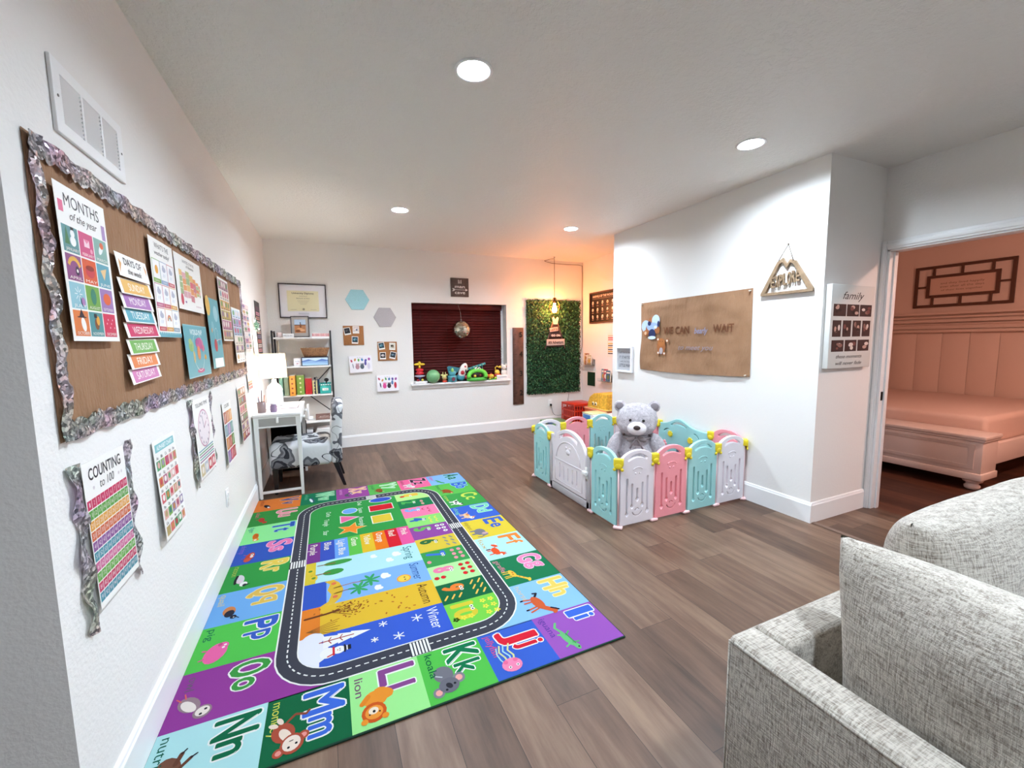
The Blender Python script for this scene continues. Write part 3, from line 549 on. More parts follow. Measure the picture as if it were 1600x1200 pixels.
    for cx, cy, s_ in ((1.47, .84, .8), (1.50, .98, 1.1), (1.56, .93, .9), (1.74, .88, 1.1), (1.85, .83, .9)):
        p.l = 12; p.ell(cx, cy, .03*s_, .018*s_, W, 0, 12); p.ell(cx-.012, cy+.012*s_, .014*s_, .014*s_, W, 0, 10); p.ell(cx+.012, cy+.018*s_, .016*s_, .018*s_, W, 0, 10)
    p.l = 12; p.ell(1.82, .985, .042, .042, '#f0a23c', 0, 20); p.ell(1.82, .985, .034, .034, '#f2cf52', 0, 20); p.ell(1.81, .99, .005, .005, K); p.ell(1.835, .99, .005, .005, K)
    for x, y0, y1 in ((1.75, .60, .80), (1.81, .60, .73)):
        p.l = 12; p.line([(x, y0), (x-.012, (y0+y1)/2), (x, y1)], .008, '#a8745a')
        for a in range(7): p.ell(x+.035*math.cos(a*.9), y1+.028*math.sin(a*.9), .034, .010, '#3da763', math.degrees(a*.9), 8)
    area(SU[2], SU[3], J[1], .53, '#e5822d', 10)
    p.l = 12; p.line([(1.99, .46), (1.985, .56), (1.975, .62)], .016, '#6b3c22')
    for k in range(5): p.line([(1.982, .58), (1.93+k*.028, .68+.02*(k % 2))], .004, '#6b3c22')
    rnd = random.Random(3)
    for k in range(60): p.l = 14; p.ell(1.985+rnd.gauss(0, .035), .69+rnd.gauss(0, .045), .007, .0035, '#8a4a22', rnd.uniform(0, 180), 6)
    for k in range(22): p.l = 12; p.ell(rnd.uniform(1.93, 2.13), rnd.uniform(.5, 1.0), .009, .005, '#b06a28', rnd.uniform(0, 180), 6)
    p.l = 12
    for k in range(6): p.line([(2.10, .47), (2.08+.01*k, .53), (2.05+.02*k, .62-.01*(k % 3))], .004, '#8a5a2a')
    area(SU[3], J[2], J[1], .53, '#e9ebf4', 10); p.l = 12; p.ell(2.17, .50, .05, .05, '#e9ebf4'); p.ell(2.27, .51, .07, .06, '#e9ebf4'); 
    p.l = 14; p.poly([(2.165, .545), (2.255, .545), (2.235, .61), (2.245, .61), (2.225, .67), (2.232, .67), (2.205, .76), (2.178, .67), (2.186, .67), (2.17, .61), (2.18, .61)], W); p.line([(2.205, .53), (2.205, .68)], .007, '#a8433c')
    for y in (.58, .63): p.line([(2.185, y), (2.205, y-.012), (2.228, y)], .005, '#a8433c')
    p.l = 14; p.ell(2.29, .565, .034, .034, W); p.ell(2.288, .612, .025, .027, W); p.line([(2.262, .59), (2.312, .59)], .010, '#cf2f3a'); p.line([(2.305, .59), (2.315, .565)], .008, '#cf2f3a')
    p.rect(2.262, .634, 2.314, .641, K); p.rect(2.272, .64, 2.304, .665, K); p.rect(2.272, .645, 2.304, .65, W); p.ell(2.282, .617, .003, .003, K); p.ell(2.294, .617, .003, .003, K); p.ell(2.288, .607, .004, .003, '#e8802a')
    for cx, cy, s_ in ((2.19, .82, .02), (2.215, .985, .028), (2.29, .77, .016), (2.31, .88, .026)):
        for k in range(3): a = k*PI/3; p.l = 12; p.line([(cx-s_*math.cos(a), cy-s_*math.sin(a)), (cx+s_*math.cos(a), cy+s_*math.sin(a))], .006, W)
    # number column
    NB = [J[0], .57, .755, .965, 1.15, 1.37, 1.568, 1.77, 1.985, 2.178, J[2]]; NC = ['#b6ea8c', '#1c7a4a', '#ef7fa8', '#8fdc74', '#8f4a9c', '#dcc440', '#3c9a50', '#b6eea0', '#17663f', '#79d04c']
    NL = ['#e8c04a', '#4fae55', '#7fb0e8', '#3560b8', '#67bb58', '#2c6a3c', '#3f6fd0', '#ee7fa8', '#ee8436', '#d9c83a']
    for k in range(10):
        u0, u1 = NB[k], NB[k+1]; area(u0, u1, VM, J[3], NC[k]); s_ = str(k+1); p.l = 10
        p.txt(s_, u0+.055+(.03 if k == 9 else 0), VM+.035+(.05 if k == 0 else 0), .115, NL[k], w=.05 if k < 9 else .12, bold=.06)
        ex, ey = u0+.075, VM+.135; p.l = 12; p.ell(ex-.013, ey, .011, .011, W); p.ell(ex+.011, ey, .011, .011, W); p.ell(ex-.011, ey, .005, .005, K); p.ell(ex+.012, ey, .005, .005, K)
        for j in range(k+1):
            col_, row_ = j % (2 if k < 4 else 3), j // (2 if k < 4 else 3)
            x = u0+.045+.052*col_ if k >= 4 else u0+.07+.06*col_; y = VM+.25-.045*row_ if k != 4 else VM+.245-.04*row_
            if k >= 5 and row_ > 1: x, y = u0+.14+.0*col_, VM+.03+.04*col_ + .0*row_
            if x > u1-.02: x = u1-.03
            p.l = 12
            if k == 0: p.ell(x, VM+.06, .02, .022, '#d8342c')
            elif k == 1: p.ell(x, y-.05, .026, .014, '#c99a90')
            elif k == 2: p.ring(x, y-.02, .018, .008, '#b0203a', 8, 180, 360)
            elif k == 3: p.ring(x, y, .026, .010, '#e8dc50', 8, 200, 330)
            elif k == 4: p.ell(x, y, .017, .017, W, 0, 12); p.ell(x, y, .007, .007, K, 0, 6)
            elif k == 5: p.ell(x, y, .021, .009, '#8c8f86', 30, 10)
            elif k == 6: p.ell(x, y, .018, .014, '#e58fa0', 0, 12)
            elif k == 7: p.ell(x, y, .018, .016, '#d3222c', 0, 12); p.ell(x, y+.014, .008, .004, '#3c9a3c', 0, 6)
            elif k == 8: p.line([(x-.018, y+.012), (x+.014, y-.010)], .010, '#eec25a')
            else:
                for a in range(5): p.ell(x+.011*math.cos(a*1.257), y+.011*math.sin(a*1.257), .008, .006, '#efe04a', a*72, 6)
    for v in p.b.verts:    # a slight lift along the near hem
        pass
    o = p.obj('alphabet_rug', RUGM, None, frame((XL+.016, 4.252, .0006), (0, -1, 0), (1, 0, 0)))
    tag(o, 'colourful alphabet and road play rug lying on the plank floor', 'rug')
rug()
# ---------------------------------------------------------------- bulletin board of kraft paper with foil border, left wall
def glitter(name, pts, wd, parent, out=(0, 1), seed=0, amp=.007, per=.055, lift=.004):
    """foil strip along pts; the side away from out is scalloped"""
    rn = random.Random(seed); b = MB(); prev = None; s = 0; total = sum(math.dist(a, q) for a, q in zip(pts, pts[1:])); n = max(6, int(total/.009))
    (x0, y0), (x1, y1) = pts; dx, dy = (x1-x0)/total, (y1-y0)/total; nx, ny = -out[0], -out[1]
    for i in range(n+1):
        s = total*i/n; sc = wd*(.78+.22*abs(math.sin(PI*s/per))); wv = amp*math.sin(s*31+seed); row = []
        for k, f in enumerate((0, .35, .7, 1)):
            off = sc*f + wv*.5; z = lift + .004*math.sin(s*47+k*1.9+seed) + rn.uniform(-.0012, .0012) + .003*f
            row.append(b.b.verts.new((x0+dx*s+nx*off, y0+dy*s+ny*off, max(.0018, z))))
        if prev:
            for a in range(3): b.b.faces.new((prev[a], row[a], row[a+1], prev[a+1]))
        prev = row
    bmesh.ops.solidify(b.b, geom=b.b.faces[:], thickness=.0006)
    return b.obj(name, HOLO, parent)
Y0, Z0, BW, BH = 1.455, 1.165, 2.765, .785
t = thing('bulletin_board', 'large brown paper bulletin board with shiny scalloped foil border on the left wall', 'bulletin board', mat4=onleft(Y0, Z0, .001))
b = MB(); nx, ny = 90, 30; g = []
for j in range(ny+1):
    for i in range(nx+1):
        x, y = BW*i/nx, BH*j/ny; z = .004+.003*noise.noise((x*6, y*2.2, 0))
        if i in (0, nx) or j in (0, ny): z = .001
        g.append(b.b.verts.new((x, y, z)))
for j in range(ny):
    for i in range(nx): b.b.faces.new((g[j*(nx+1)+i], g[j*(nx+1)+i+1], g[(j+1)*(nx+1)+i+1], g[(j+1)*(nx+1)+i]))
b._fin(b.b.faces, True); b.obj('kraft_sheet', KRAFT, t)
glitter('border', [(0, BH), (BW, BH)], .062, t, (0, 1), 1, lift=.012); glitter('border', [(0, 0), (BW, 0)], .062, t, (0, -1), 2, lift=.011)
glitter('border', [(0, 0), (0, BH)], .05, t, (-1, 0), 3, lift=.012); glitter('border', [(BW, 0), (BW, BH)], .05, t, (1, 0), 4, lift=.011)
def poster(name, y0, z0, y1, z1, label, cat, art, off=.010, curl=.012, paper='#f3f2ee', group=None, bow=0, tw=0):
    w_, h_ = y1-y0, z1-z0; p = P(w_, h_, .0006, paper); art(p, w_, h_); p.curl(curl, 0, h_, tw)
    o = p.obj(name, PAPER, None, onleft(y0, z0, off)); return tag(o, label, cat, group)
pal = ['#4f8f93', '#cf4d78', '#79a869', '#8d4f86', '#d8643f', '#4c97a6', '#7fb7c9', '#6fa552', '#a565a0', '#e08a4a', '#4f9396', '#c93a5c']
def months(p, w_, h_):
    p.txt('MONTHS', w_/2, h_-.055, .034, '#2a2a30', w=.19, bold=.01); p.txt('of the year', w_/2, h_-.088, .022, '#2a2a30', w=.15, shear=.3)
    p.l = 1; p.rect(.012, h_-.075, .035, h_-.045, '#e0668c'); p.rect(w_-.034, h_-.105, w_-.012, h_-.06, '#a48ab8')
    names = ['JANUARY', 'FEBRUARY', 'MARCH', 'APRIL', 'MAY', 'JUNE', 'JULY', 'AUGUST', 'SEPTEMBER', 'OCTOBER', 'NOVEMBER', 'DECEMBER']
    cc = ['#5b9396', '#cd4f7e', '#86b0a8', '#8a4a80', '#d55a35', '#5fa3b4', '#8cc0cc', '#6fa34a', '#9d7ab4', '#d97a42', '#4a9094', '#cf3358']
    cw, ch = (w_-.03)/3, (h_-.125)/4
    for k in range(12):
        i, j = k % 3, 3-k//3; x, y = .013+i*(cw+.002), .014+j*(ch+.002); p.l = 1; p.rect(x, y, x+cw-.003, y+ch-.003, cc[k]); cx, cy = x+cw/2, y+ch*.55; p.l = 3
        if k == 0: p.ell(cx+.01, cy-.008, .015, .014, '#f2f5f5'); p.ell(cx+.01, cy+.012, .011, .011, '#f2f5f5'); p.poly([(cx-.032, cy-.02), (cx-.008, cy-.02), (cx-.02, cy+.028)], '#3c7a4c'); p.rect(cx+.002, cy+.022, cx+.018, cy+.03, '#2a2a30')
        elif k == 1: p.rect(cx-.015, cy-.01, cx+.015, cy+.012, '#f3d5de'); p.poly([(cx-.015, cy+.012), (cx+.015, cy+.012), (cx, cy)], '#e58aa8'); p.ell(cx+.022, cy-.018, .007, .007, '#e9a3b8')
        elif k == 2: p.ell(cx, cy, .02, .01, '#e8eef0', 50); p.ell(cx+.006, cy+.012, .012, .01, '#e0683c')
        elif k == 3: p.ring(cx, cy-.01, .03, .012, '#e2b04a', 10, 20, 160); p.ell(cx+.012, cy-.012, .010, .013, '#2f2340'); p.ell(cx+.012, cy-.012, .005, .005, W_)
        elif k == 4: p.ell(cx, cy-.004, .026, .018, '#c43a4a'); p.ell(cx, cy+.006, .024, .008, '#8a2b2a')
        elif k == 5: p.poly([(cx-.02, cy+.01), (cx+.02, cy+.02), (cx, cy-.018)], '#e5c08a')
        elif k == 6:
            for a in range(8): p.line([(cx+.006*math.cos(a*.785), cy+.006*math.sin(a*.785)), (cx+.02*math.cos(a*.785), cy+.02*math.sin(a*.785))], .002, '#f4f6f6', False)
            p.ell(cx+.02, cy-.02, .01, .012, '#a57ab0')
        elif k == 7: p.ell(cx, cy, .016, .024, '#2f7f6a')
        elif k == 8: p.ell(cx, cy, .024, .018, '#e0683c')
        elif k == 9: p.ell(cx+.008, cy-.008, .012, .02, '#f6f4f0', 15); p.poly([(cx-.012, cy+.012), (cx+.018, cy+.012), (cx+.002, cy+.035)], '#2b2336'); p.line([(cx-.02, cy+.012), (cx+.024, cy+.012)], .003, '#2b2336')
        elif k == 10: p.ell(cx, cy-.004, .013, .017, '#7b4a30'); p.ell(cx+.008, cy+.006, .010, .014, '#e2a33c'); p.rect(cx-.012, cy+.014, cx+.004, cy+.026, '#2b2b33')
        else:
            for q in range(6): p.ell(cx-.02+.009*q, cy+.014*math.sin(q*2.1), .003, .003, '#f0c8d2')
        p.txt(names[k], cx, y+.004, .0085, '#f6f1ea', w=cw*.78, bold=.01)
W_ = '#f5f4f0'
poster('months_poster', 1.515, 1.432, 1.79, 1.853, 'white months of the year poster with twelve coloured squares on the brown board', 'poster', months, .022, .006)
# days of the week strips
def header(p, w_, h_):
    p.poly([(.01, .01), (.035, .045), (.02, .06)], '#d9a05a'); p.poly([(w_-.01, .05), (w_-.03, .07), (w_-.02, .03)], '#e0a05a'); p.txt('DAYS OF', w_/2, .044, .024, '#2a2a30', w=.15, bold=.015); p.txt('the week', w_/2, .014, .02, '#2a2a30', w=.12, shear=.2)
poster('days_header', 1.845, 1.655, 2.11, 1.735, 'white card reading days of the week pinned to the brown board', 'sign card', header, .018, .01)
for k, (nm, cc, y0, z0, y1, sl) in enumerate([('SUNDAY', '#e2b25c', 1.846, 1.596, 2.133, .006), ('MONDAY', '#a873b4', 1.851, 1.547, 2.124, .004), ('TUESDAY', '#57a9bb', 1.857, 1.499, 2.143, .003), ('WEDNESDAY', '#c92f61', 1.860, 1.444, 2.172, .008),
        ('THURSDAY', '#71ae57', 1.867, 1.385, 2.142, .006), ('FRIDAY', '#e28650', 1.863, 1.333, 2.138, .006), ('SATURDAY', '#cf7fb3', 1.861, 1.280, 2.137, .012)]):
    w_, h_ = y1-y0, .054; p = P(w_, h_, .0006); p.rect(.022, .004, w_-.022, h_-.004, cc); p.txt(nm, w_/2, .014, .026, '#faf6ee', w=min(w_*.62, .024*len(nm)), bold=.01); p.curl(.010, 0, h_)
    m = onleft(y0, z0, .018) @ Matrix.Rotation(sl/w_, 4, 'Z')
    tag(p.obj('day_strip', PAPER, None, m), 'paper strip with the word %s in white, pinned below the days of the week card' % nm.lower(), 'sign card', 'day strips on the brown board')
def weather(p, w_, h_):
    p.txt("WHAT'S THE", w_/2, h_-.038, .022, '#2a2a30', w=.17, bold=.01); p.txt('weather today?', w_/2, h_-.066, .018, '#2a2a30', w=.18, shear=.1)
    cc = ['#86b35c', '#8ea6c4', '#c9525e', '#c0608a', '#cc5a6c', '#d9a44a', '#c8505c', '#dba24c', '#8ea6b8']; nm = ['SUNNY', 'CLOUDY', 'STORMY', 'RAINY', 'SNOWY', 'WINDY', 'FOGGY', 'RAINBOW', 'HAIL']; cw, ch = (w_-.024)/3, (h_-.11)/3
    for k in range(9):
        i, j = k % 3, 2-k//3; x, y = .012+i*cw, .026+j*ch; p.l = 1; p.rect(x, y, x+cw-.002, y+ch-.003, cc[k]); p.rect(x+.003, y+.018, x+cw-.005, y+ch-.006, '#f2f2f2'); cx, cy = x+cw/2, y+ch*.55; p.l = 4
        if k == 0: p.ell(cx, cy, .018, .018, '#e8a838')
        elif k == 7: p.ring(cx, cy-.01, .024, .005, '#d8604c', 10, 0, 180); p.ring(cx, cy-.01, .018, .005, '#e5b04a', 10, 0, 180); p.ring(cx, cy-.01, .012, .005, '#5ba0b8', 10, 0, 180)
        else: p.ell(cx, cy+.01, .022, .012, '#b3b6c6'); p.ell(cx-.006, cy+.018, .011, .011, '#b3b6c6'); p.line([(cx-.01, cy-.01), (cx-.014, cy-.022)], .003, '#8ea6c4'); p.line([(cx+.006, cy-.01), (cx+.002, cy-.022)], .003, '#8ea6c4')
        p.l = 4; p.txt(nm[k], cx, y+.005, .008, '#fbf5ee', w=cw*.6, bold=.01)
    p.l = 1; p.rect(0, 0, w_, .012, '#6fb5c2'); [p.ell(.012+k*.022, .013, .011, .009, '#6fb5c2', 0, 8) for k in range(int(w_/.022))]
poster('weather_poster', 2.165, 1.452, 2.452, 1.862, 'white weather chart poster with nine small pictures beside the weekday strips', 'poster', weather, .018, .008)
def usa(p, w_, h_):
    p.txt('UNITED STATES', w_/2, h_-.032, .014, '#2a2a30', w=.2, bold=.01); p.txt('of America', w_/2+.02, h_-.052, .015, '#2a2a30', w=.13, shear=.3)
    rn = random.Random(5); cols = ['#d8606e', '#e39a63', '#b8c07a', '#d9a7b0', '#e3bb7a', '#9fb889', '#c97a86']
    xs = [.05, .10, .16, .22, .28, .33, .38, .41]
    for i in range(7):
        top = .20 - .012*abs(i-2)+.02*(i < 1); bot = .075-.012*math.sin(i*.9)-(.02 if i == 3 else 0)
        for j in range(4):
            y0_, y1_ = bot+(top-bot)*j/4, bot+(top-bot)*(j+1)/4; jj = rn.uniform(-.004, .004); p.l = 1
            p.poly([(xs[i]+jj, y0_), (xs[i+1]-.002, y0_+jj), (xs[i+1]-.002, y1_-.002), (xs[i]+jj, y1_-.002)], rn.choice(cols))
    p.ell(.065, .05, .022, .028, '#c83a55'); p.ell(.12, .04, .012, .006, '#8a5a96')
    for k in range(5): p.ell(.30+.02*k, .03, .006, .005, '#c6a9b0', 0, 6)
poster('map_poster', 2.478, 1.592, 2.925, 1.86, 'white poster with a pastel map of the states, top middle of the brown board', 'poster', usa, .016, .006)
def world(p, w_, h_):
    p.rect(.006, .006, w_-.006, h_-.006, '#62a9b4'); p.txt('WORLD MAP', w_/2, h_-.05, .028, '#e8f2f0', w=.22, bold=.02)
    for x, y, rx, ry, cc in ((.10, .16, .045, .028, '#8fb46a'), (.09, .185, .03, .015, '#a9c07a'), (.13, .105, .018, .032, '#c9b060'), (.25, .175, .075, .032, '#c0568c'), (.21, .185, .03, .016, '#a8508c'), (.22, .125, .03, .038, '#d98a50'), (.31, .15, .03, .02, '#c84a78'), (.34, .10, .022, .014, '#d8a24a'), (.22, .03, .07, .012, '#c05080')): p.l += 0; p.ell(x, y, rx, ry, cc, 0, 11)
    p.ring(w_/2, .13, .10, .003, '#dfe9e4', 20)
poster('map_poster', 2.51, 1.25, 2.94, 1.52, 'teal world map poster with purple and green land, bottom middle of the brown board', 'poster', world, .018, .010, '#86bcc4')
def solar(p, w_, h_):
    p.rect(0, 0, w_, h_, '#5ba5b0'); p.ell(.03, h_-.05, .05, .06, '#e2b65a'); p.ell(.20, h_-.09, .055, .05, '#9cc6cc', 0, 18); p.ell(.09, h_-.17, .03, .03, '#7fb7c0', 0, 16); p.ring(.16, h_-.22, .04, .003, '#d8e4e4')
    p.ell(.12, .14, .038, .04, '#b8434a', 0, 16); p.ell(.22, .16, .02, .02, '#3c7f92'); p.ell(.06, .23, .014, .014, '#d9a05a'); p.rect(.05, .004, w_-.03, .06, '#e9edee'); p.line([(.15, .17), (.27, .18)], .004, '#e8b0b8')
poster('science_poster', 2.99, 1.274, 3.285, 1.70, 'tall teal poster with coloured circles right of the two maps on the brown board', 'poster', solar, .018, .014, '#e9edee')
def rows(cols, title=None, gap=.004, tc='#3a3a44', deco=3, th=.06):
    def f(p, w_, h_):
        if title: p.txt(title, w_/2, h_-th+.018, .022, tc, w=w_*.7, bold=.01)
        n = len(cols); rh = (h_-(th if title else .01)-.01)/n; rn = random.Random(len(cols)*7+len(title or ''))
        for k, cc in enumerate(cols):
            y = .01+(n-1-k)*rh; p.l = 1; p.rect(.01, y, w_-.01, y+rh-gap, cc); p.l = 3
            for d in range(deco):
                x = .02+(w_-.04)*(d+.5)/deco; p.ell(x, y+rh*.55, (w_-.05)/deco*.36, rh*.30, c(rn.choice(['#e9dfd8', '#c65a72', '#7aa0b0', '#caa05a', '#8a6a9a', '#6d9a62'])), 0, 10); p.rect(x-(w_-.05)/deco*.3, y+rh*.06, x+(w_-.05)/deco*.3, y+rh*.14, '#55505a')
    return f
poster('story_chart', 3.345, 1.442, 3.66, 1.868, 'tall white chart with pink and ochre rows, above the right end of the brown board', 'poster', rows(['#b78a96', '#e4d9cf', '#d8a25a', '#b7a24e', '#b5708a', '#b8a06a'], None, deco=4), .016, .012)
poster('story_chart', 3.72, 1.276, 4.07, 1.697, 'white and blue chart poster at the lower right corner of the brown board', 'poster', rows(['#cfe0ee', '#b69ac0', '#9db2c8', '#e2d3c2', '#cdb39a', '#f3f1ee'], None, deco=3), .016, .014)
poster('word_chart', 4.24, 1.365, 4.59, 1.784, 'narrow pink lined chart just beyond the brown board, left of the black edged calendar', 'poster', rows(['#e7c9cf', '#efe3e0', '#d8a9ae', '#f0e6e2', '#dcb8bc', '#ece0dd', '#d39a9f', '#e6cfd0'], None, deco=2), .004, .012)
def blackcal(p, w_, h_):
    p.rect(.0, .0, w_, h_, '#23222a'); p.rect(.03, h_-.09, w_-.03, h_-.05, '#5a3040')
    cc = ['#d98a9a', '#e8ddd8', '#cf6a62', '#8a7f9a', '#d9b4a8', '#b4a8b8', '#e2d4cc', '#c98a72']
    for k in range(9): p.l = 3; p.rect(.05, .02+k*.048, w_-.045, .02+k*.048+.034, cc[k % 8]); p.line([(.07, .037+k*.048), (w_-.07, .037+k*.048)], .008, '#6a5a66', False)
poster('calendar_chart', 5.0, 1.315, 5.34, 1.863, 'black edged calendar chart on the left wall nearest the room corner', 'poster', blackcal, .003, .004, '#23222a')
t = thing('wall_tassel', 'white hanging strip with a green leafy top on the left wall above the lamp', 'wall decoration', mat4=onleft(4.72, 1.31, .003))
P(.26, .25, .0008).curl(.01, 0, .25).obj('white_strip', PAPER, t)  # plain white strip below the leaf cluster
b = MB(); rn = random.Random(9)
for k in range(46):
    a, rr_ = rn.uniform(0, 6.28), rn.uniform(0, .085); x, y, z = .12+rr_*math.cos(a), .30+rr_*math.sin(a)*.9, .012+rn.uniform(0, .03)
    b.col(rn.choice(['#7fa58c', '#a9c6b2', '#dfe8e2', '#5f8a72'])); b.ball(x, y, z, .013, .013, .004, 1, Matrix.Rotation(rn.uniform(-.9, .9), 4, 'X') @ Matrix.Rotation(rn.uniform(-.9, .9), 4, 'Y'))
b.obj('leaf_cluster', TOY, t)
def thermo(p, w_, h_):
    for k in range(5): p.ell(w_/2, h_-.03-.035*k, .008, .008, '#7a5a50', 0, 8)
    p.rect(.01, .01, w_-.01, .035, '#c9424a'); p.rect(.01, .04, w_-.01, .06, '#dd6a52'); p.rect(.01, .065, w_-.01, .08, '#e8a070')
poster('growth_strip', 4.235, 1.01, 4.46, 1.288, 'short white strip with red bands at its foot, behind the lamp on the left wall', 'poster', thermo, .003, .01)
# lower row
def count(p, w_, h_):
    p.txt('COUNTING', w_/2, h_-.055, .034, '#2a2a30', w=.2, bold=.02); p.txt('to 100', w_/2, h_-.09, .026, '#2a2a30', w=.09, shear=.15)
    for x in (.05, w_-.055, w_-.035): p.ell(x, h_-.08, .006, .006, '#d8d0d4', 0, 5)
    cc = ['#c62c5c', '#57a03f', '#e0a144', '#d2683a', '#8a4c94', '#3f8fa0', '#cf6396', '#5fa53f', '#c42c5c', '#3f8a9e']; rh = (h_-.125)/10; cw = (w_-.008)/10
    for j in range(10):
        y = .02+(9-j)*rh
        for i in range(10): p.l = 1; p.rect(.004+i*cw, y, .004+i*cw+cw-.0022, y+rh-.0035, cc[j]); p.l = 3; p.txt(str(j*10+i+1), .004+i*cw+cw*.46, y+rh*.26, rh*.42, '#f4e8ea', w=cw*(.22 if j == 0 and i < 9 else .5), bold=.01)
t = thing('counting_chart', 'counting to 100 chart in rainbow rows with shiny wavy side borders, below the board', 'poster', mat4=onleft(1.519, .658, .001))
p = P(.263, .43); count(p, .263, .43); p.curl(.008, 0, .43); p.obj('sheet', PAPER, t, Matrix.Translation((0, 0, .007)))
def sidestrip(x, z0, z1, wd, seed, parent):
    b = MB(); prev = None; n = 60; rn = random.Random(seed)
    for i in range(n+1):
        y = z0+(z1-z0)*i/n; ph = y*52+seed; lx = x-wd/2+.010*math.sin(ph)+.004*math.sin(ph*.5); rx = x+wd/2+.010*math.sin(ph)+.003*math.sin(ph*1.3)
        taper = min(1, (y-z0)/.03+.1); lx = x+(lx-x)*taper; row = [b.b.verts.new((lx+(rx-lx)*k/3, y, .008+.006*math.sin(ph*.7+k)+rn.uniform(0, .0015))) for k in range(4)]
        if prev:
            for k in range(3): b.b.faces.new((prev[k], prev[k+1], row[k+1], row[k]))
        prev = row
    bmesh.ops.solidify(b.b, geom=b.b.faces[:], thickness=.0006); b.obj('border', HOLO, parent)
sidestrip(-.028, -.055, .44, .05, 1, t); sidestrip(.288, -.045, .44, .045, 4, t)
def alpha(p, w_, h_):
    p.rect(.02, h_-.05, w_-.02, h_-.018, '#7fc0c6'); p.txt('ALPHABET CHART', w_/2, h_-.043, .018, '#f3f7f6', w=w_*.7, bold=.02)
    rn = random.Random(4); cc = ['#b0557a', '#c23a4c', '#c9884a', '#4f9a68', '#e2a9a4', '#d8626a', '#7fae4f', '#9a8ab0', '#b8a06a', '#3d7f7c']; cw, rh = (w_-.02)/5, (h_-.07)/5
    for k in range(25):
        i, j = k % 5, 4-k//5; x, y = .01+i*cw, .012+j*rh; s_ = chr(65+k); p.l = 1; p.txt(s_+s_.lower(), x+cw*.45, y+rh-.020, .012, '#2a2a33', w=.02, bold=.02); p.rect(x+.003, y+.003, x+cw-.003, y+rh-.026, rn.choice(cc)); p.l += 1
        p.ell(x+cw/2, y+rh*.36, cw*.26, rh*.2, c(rn.choice(cc+['#f2ede6', '#2d2a30'])), rn.uniform(0, 90), 10)
poster('alphabet_chart', 2.03, .632, 2.287, 1.04, 'white alphabet chart with five rows of small pictures, left wall below the board', 'poster', alpha, .006, .018)
def clock(p, w_, h_):
    p.txt('TELLING TIME', w_/2, h_-.045, .02, '#2a2a30', w=w_*.7, bold=.01); cx, cy, r = w_/2, h_*.60, w_*.33
    p.ell(cx, cy, r, r*.95, '#c98aa8', 0, 26); p.ell(cx, cy, r*.93, r*.88, '#efe4e8', 0, 26); p.line([(cx, cy), (cx+.05, cy+.03)], .006, '#a8557a'); p.line([(cx, cy), (cx-.02, cy+.07)], .006, '#4a4a6a')
    for k in range(12): a = k*PI/6; p.ell(cx+r*.78*math.cos(a), cy+r*.76*math.sin(a), .006, .008, '#7a6a86', 0, 6)
    for k, cc in enumerate(('#8a5a86', '#4fa39a', '#8a5a86', '#5aa06a', '#6aa0b0')): p.l = 1; p.rect(.02, .085+k*.014, w_-.02, .085+k*.014+.007, cc)
    for k, cc in enumerate(('#c9b78a', '#b8bcc6', '#c9424a', '#c84a5c')): p.l = 1; p.rect(.02+k*.075, .012, .02+k*.075+.068, .075, cc); p.ell(.054+k*.075, .043, .02, .02, '#ece4dc', 0, 8)
t = thing('clock_chart', 'telling time chart with round clock face between wavy foil strips below the board', 'poster', mat4=onleft(2.585, .712, .001))
p = P(.33, .42); clock(p, .33, .42); p.curl(.012, 0, .42); p.obj('sheet', PAPER, t, Matrix.Translation((0, 0, .006)))
sidestrip(-.022, -.03, .43, .05, 2, t); sidestrip(.352, -.02, .435, .045, 5, t)
def colours(p, w_, h_):
    p.txt('COLORS', w_/2, h_-.04, .022, '#2a2a30', w=w_*.5, bold=.02); rn = random.Random(2)
    for j, row in enumerate((['#a8462c', '#c87a3c', '#e2a24a'], ['#6f9fae', '#b08ac0', '#5f9a96'], ['#d08a3a', '#c0392f', '#5f8f3a'], ['#8a63a5', '#c83a5a', '#b8352f'])):
        for i, cc in enumerate(row): p.l = 1; x = .01+i*(w_-.02)/3; y = h_-.06-(j+1)*(h_-.07)/4; p.rect(x+.002, y+.004, x+(w_-.02)/3-.002, y+(h_-.07)/4-.004, cc); p.line([(x+.03, y+.02), (x+.055, y+.065)], .012, '#efe2d6')
poster('color_chart', 3.225, .618, 3.49, 1.034, 'narrow chart of twelve coloured blocks on the left wall above the outlet', 'poster', colours, .006, .014)
poster('picture_chart', 3.745, .656, 4.06, 1.088, 'tall red and brown picture chart beside the desk on the left wall', 'poster', rows(['#c98f6a', '#9a6a4a', '#cfa08a', '#8a5a4c', '#c9a98a', '#9a3c50'], None, deco=3), .008, .018)
for y_, z_ in ((3.745, 1.09), (4.02, 1.088)): pass
# ---------------------------------------------------------------- back wall
GREYW = M('grey_wood', '#8d8078', .5)
t = thing('diploma_frame', 'dark framed diploma with wide white mat on the back wall above the shelf', 'picture frame', mat4=onback(-.51, 1.742, .001))
fw_, fh_ = .545, .43
MB().cut([[(0, 0), (fw_, 0), (fw_, fh_), (0, fh_)], [(.012, .012), (fw_-.012, .012), (fw_-.012, fh_-.012), (.012, fh_-.012)]], 0, .032, .001).obj('frame', M('espresso_frame', '#2b2226', .4), t)
p = P(fw_-.024, fh_-.024, .002, '#eceaf0'); w_, h_ = fw_-.024, fh_-.024; p.rect(.08, .075, w_-.08, h_-.075, '#e9e2bd')
p.txt('University Diploma', w_/2, h_-.115, .02, '#3a3530', w=.25, bold=.02); p.txt('is hereby conferred', w_/2, h_-.145, .009, '#6a6355', w=.09); p.txt('Bachelor of Arts', w_/2, h_-.175, .012, '#4a4538', w=.15)
for k in range(4): p.line([(w_/2-.07+.012*k, h_-.20-k*.015), (w_/2+.07-.012*k, h_-.20-k*.015)], .002, '#9a927c', False)
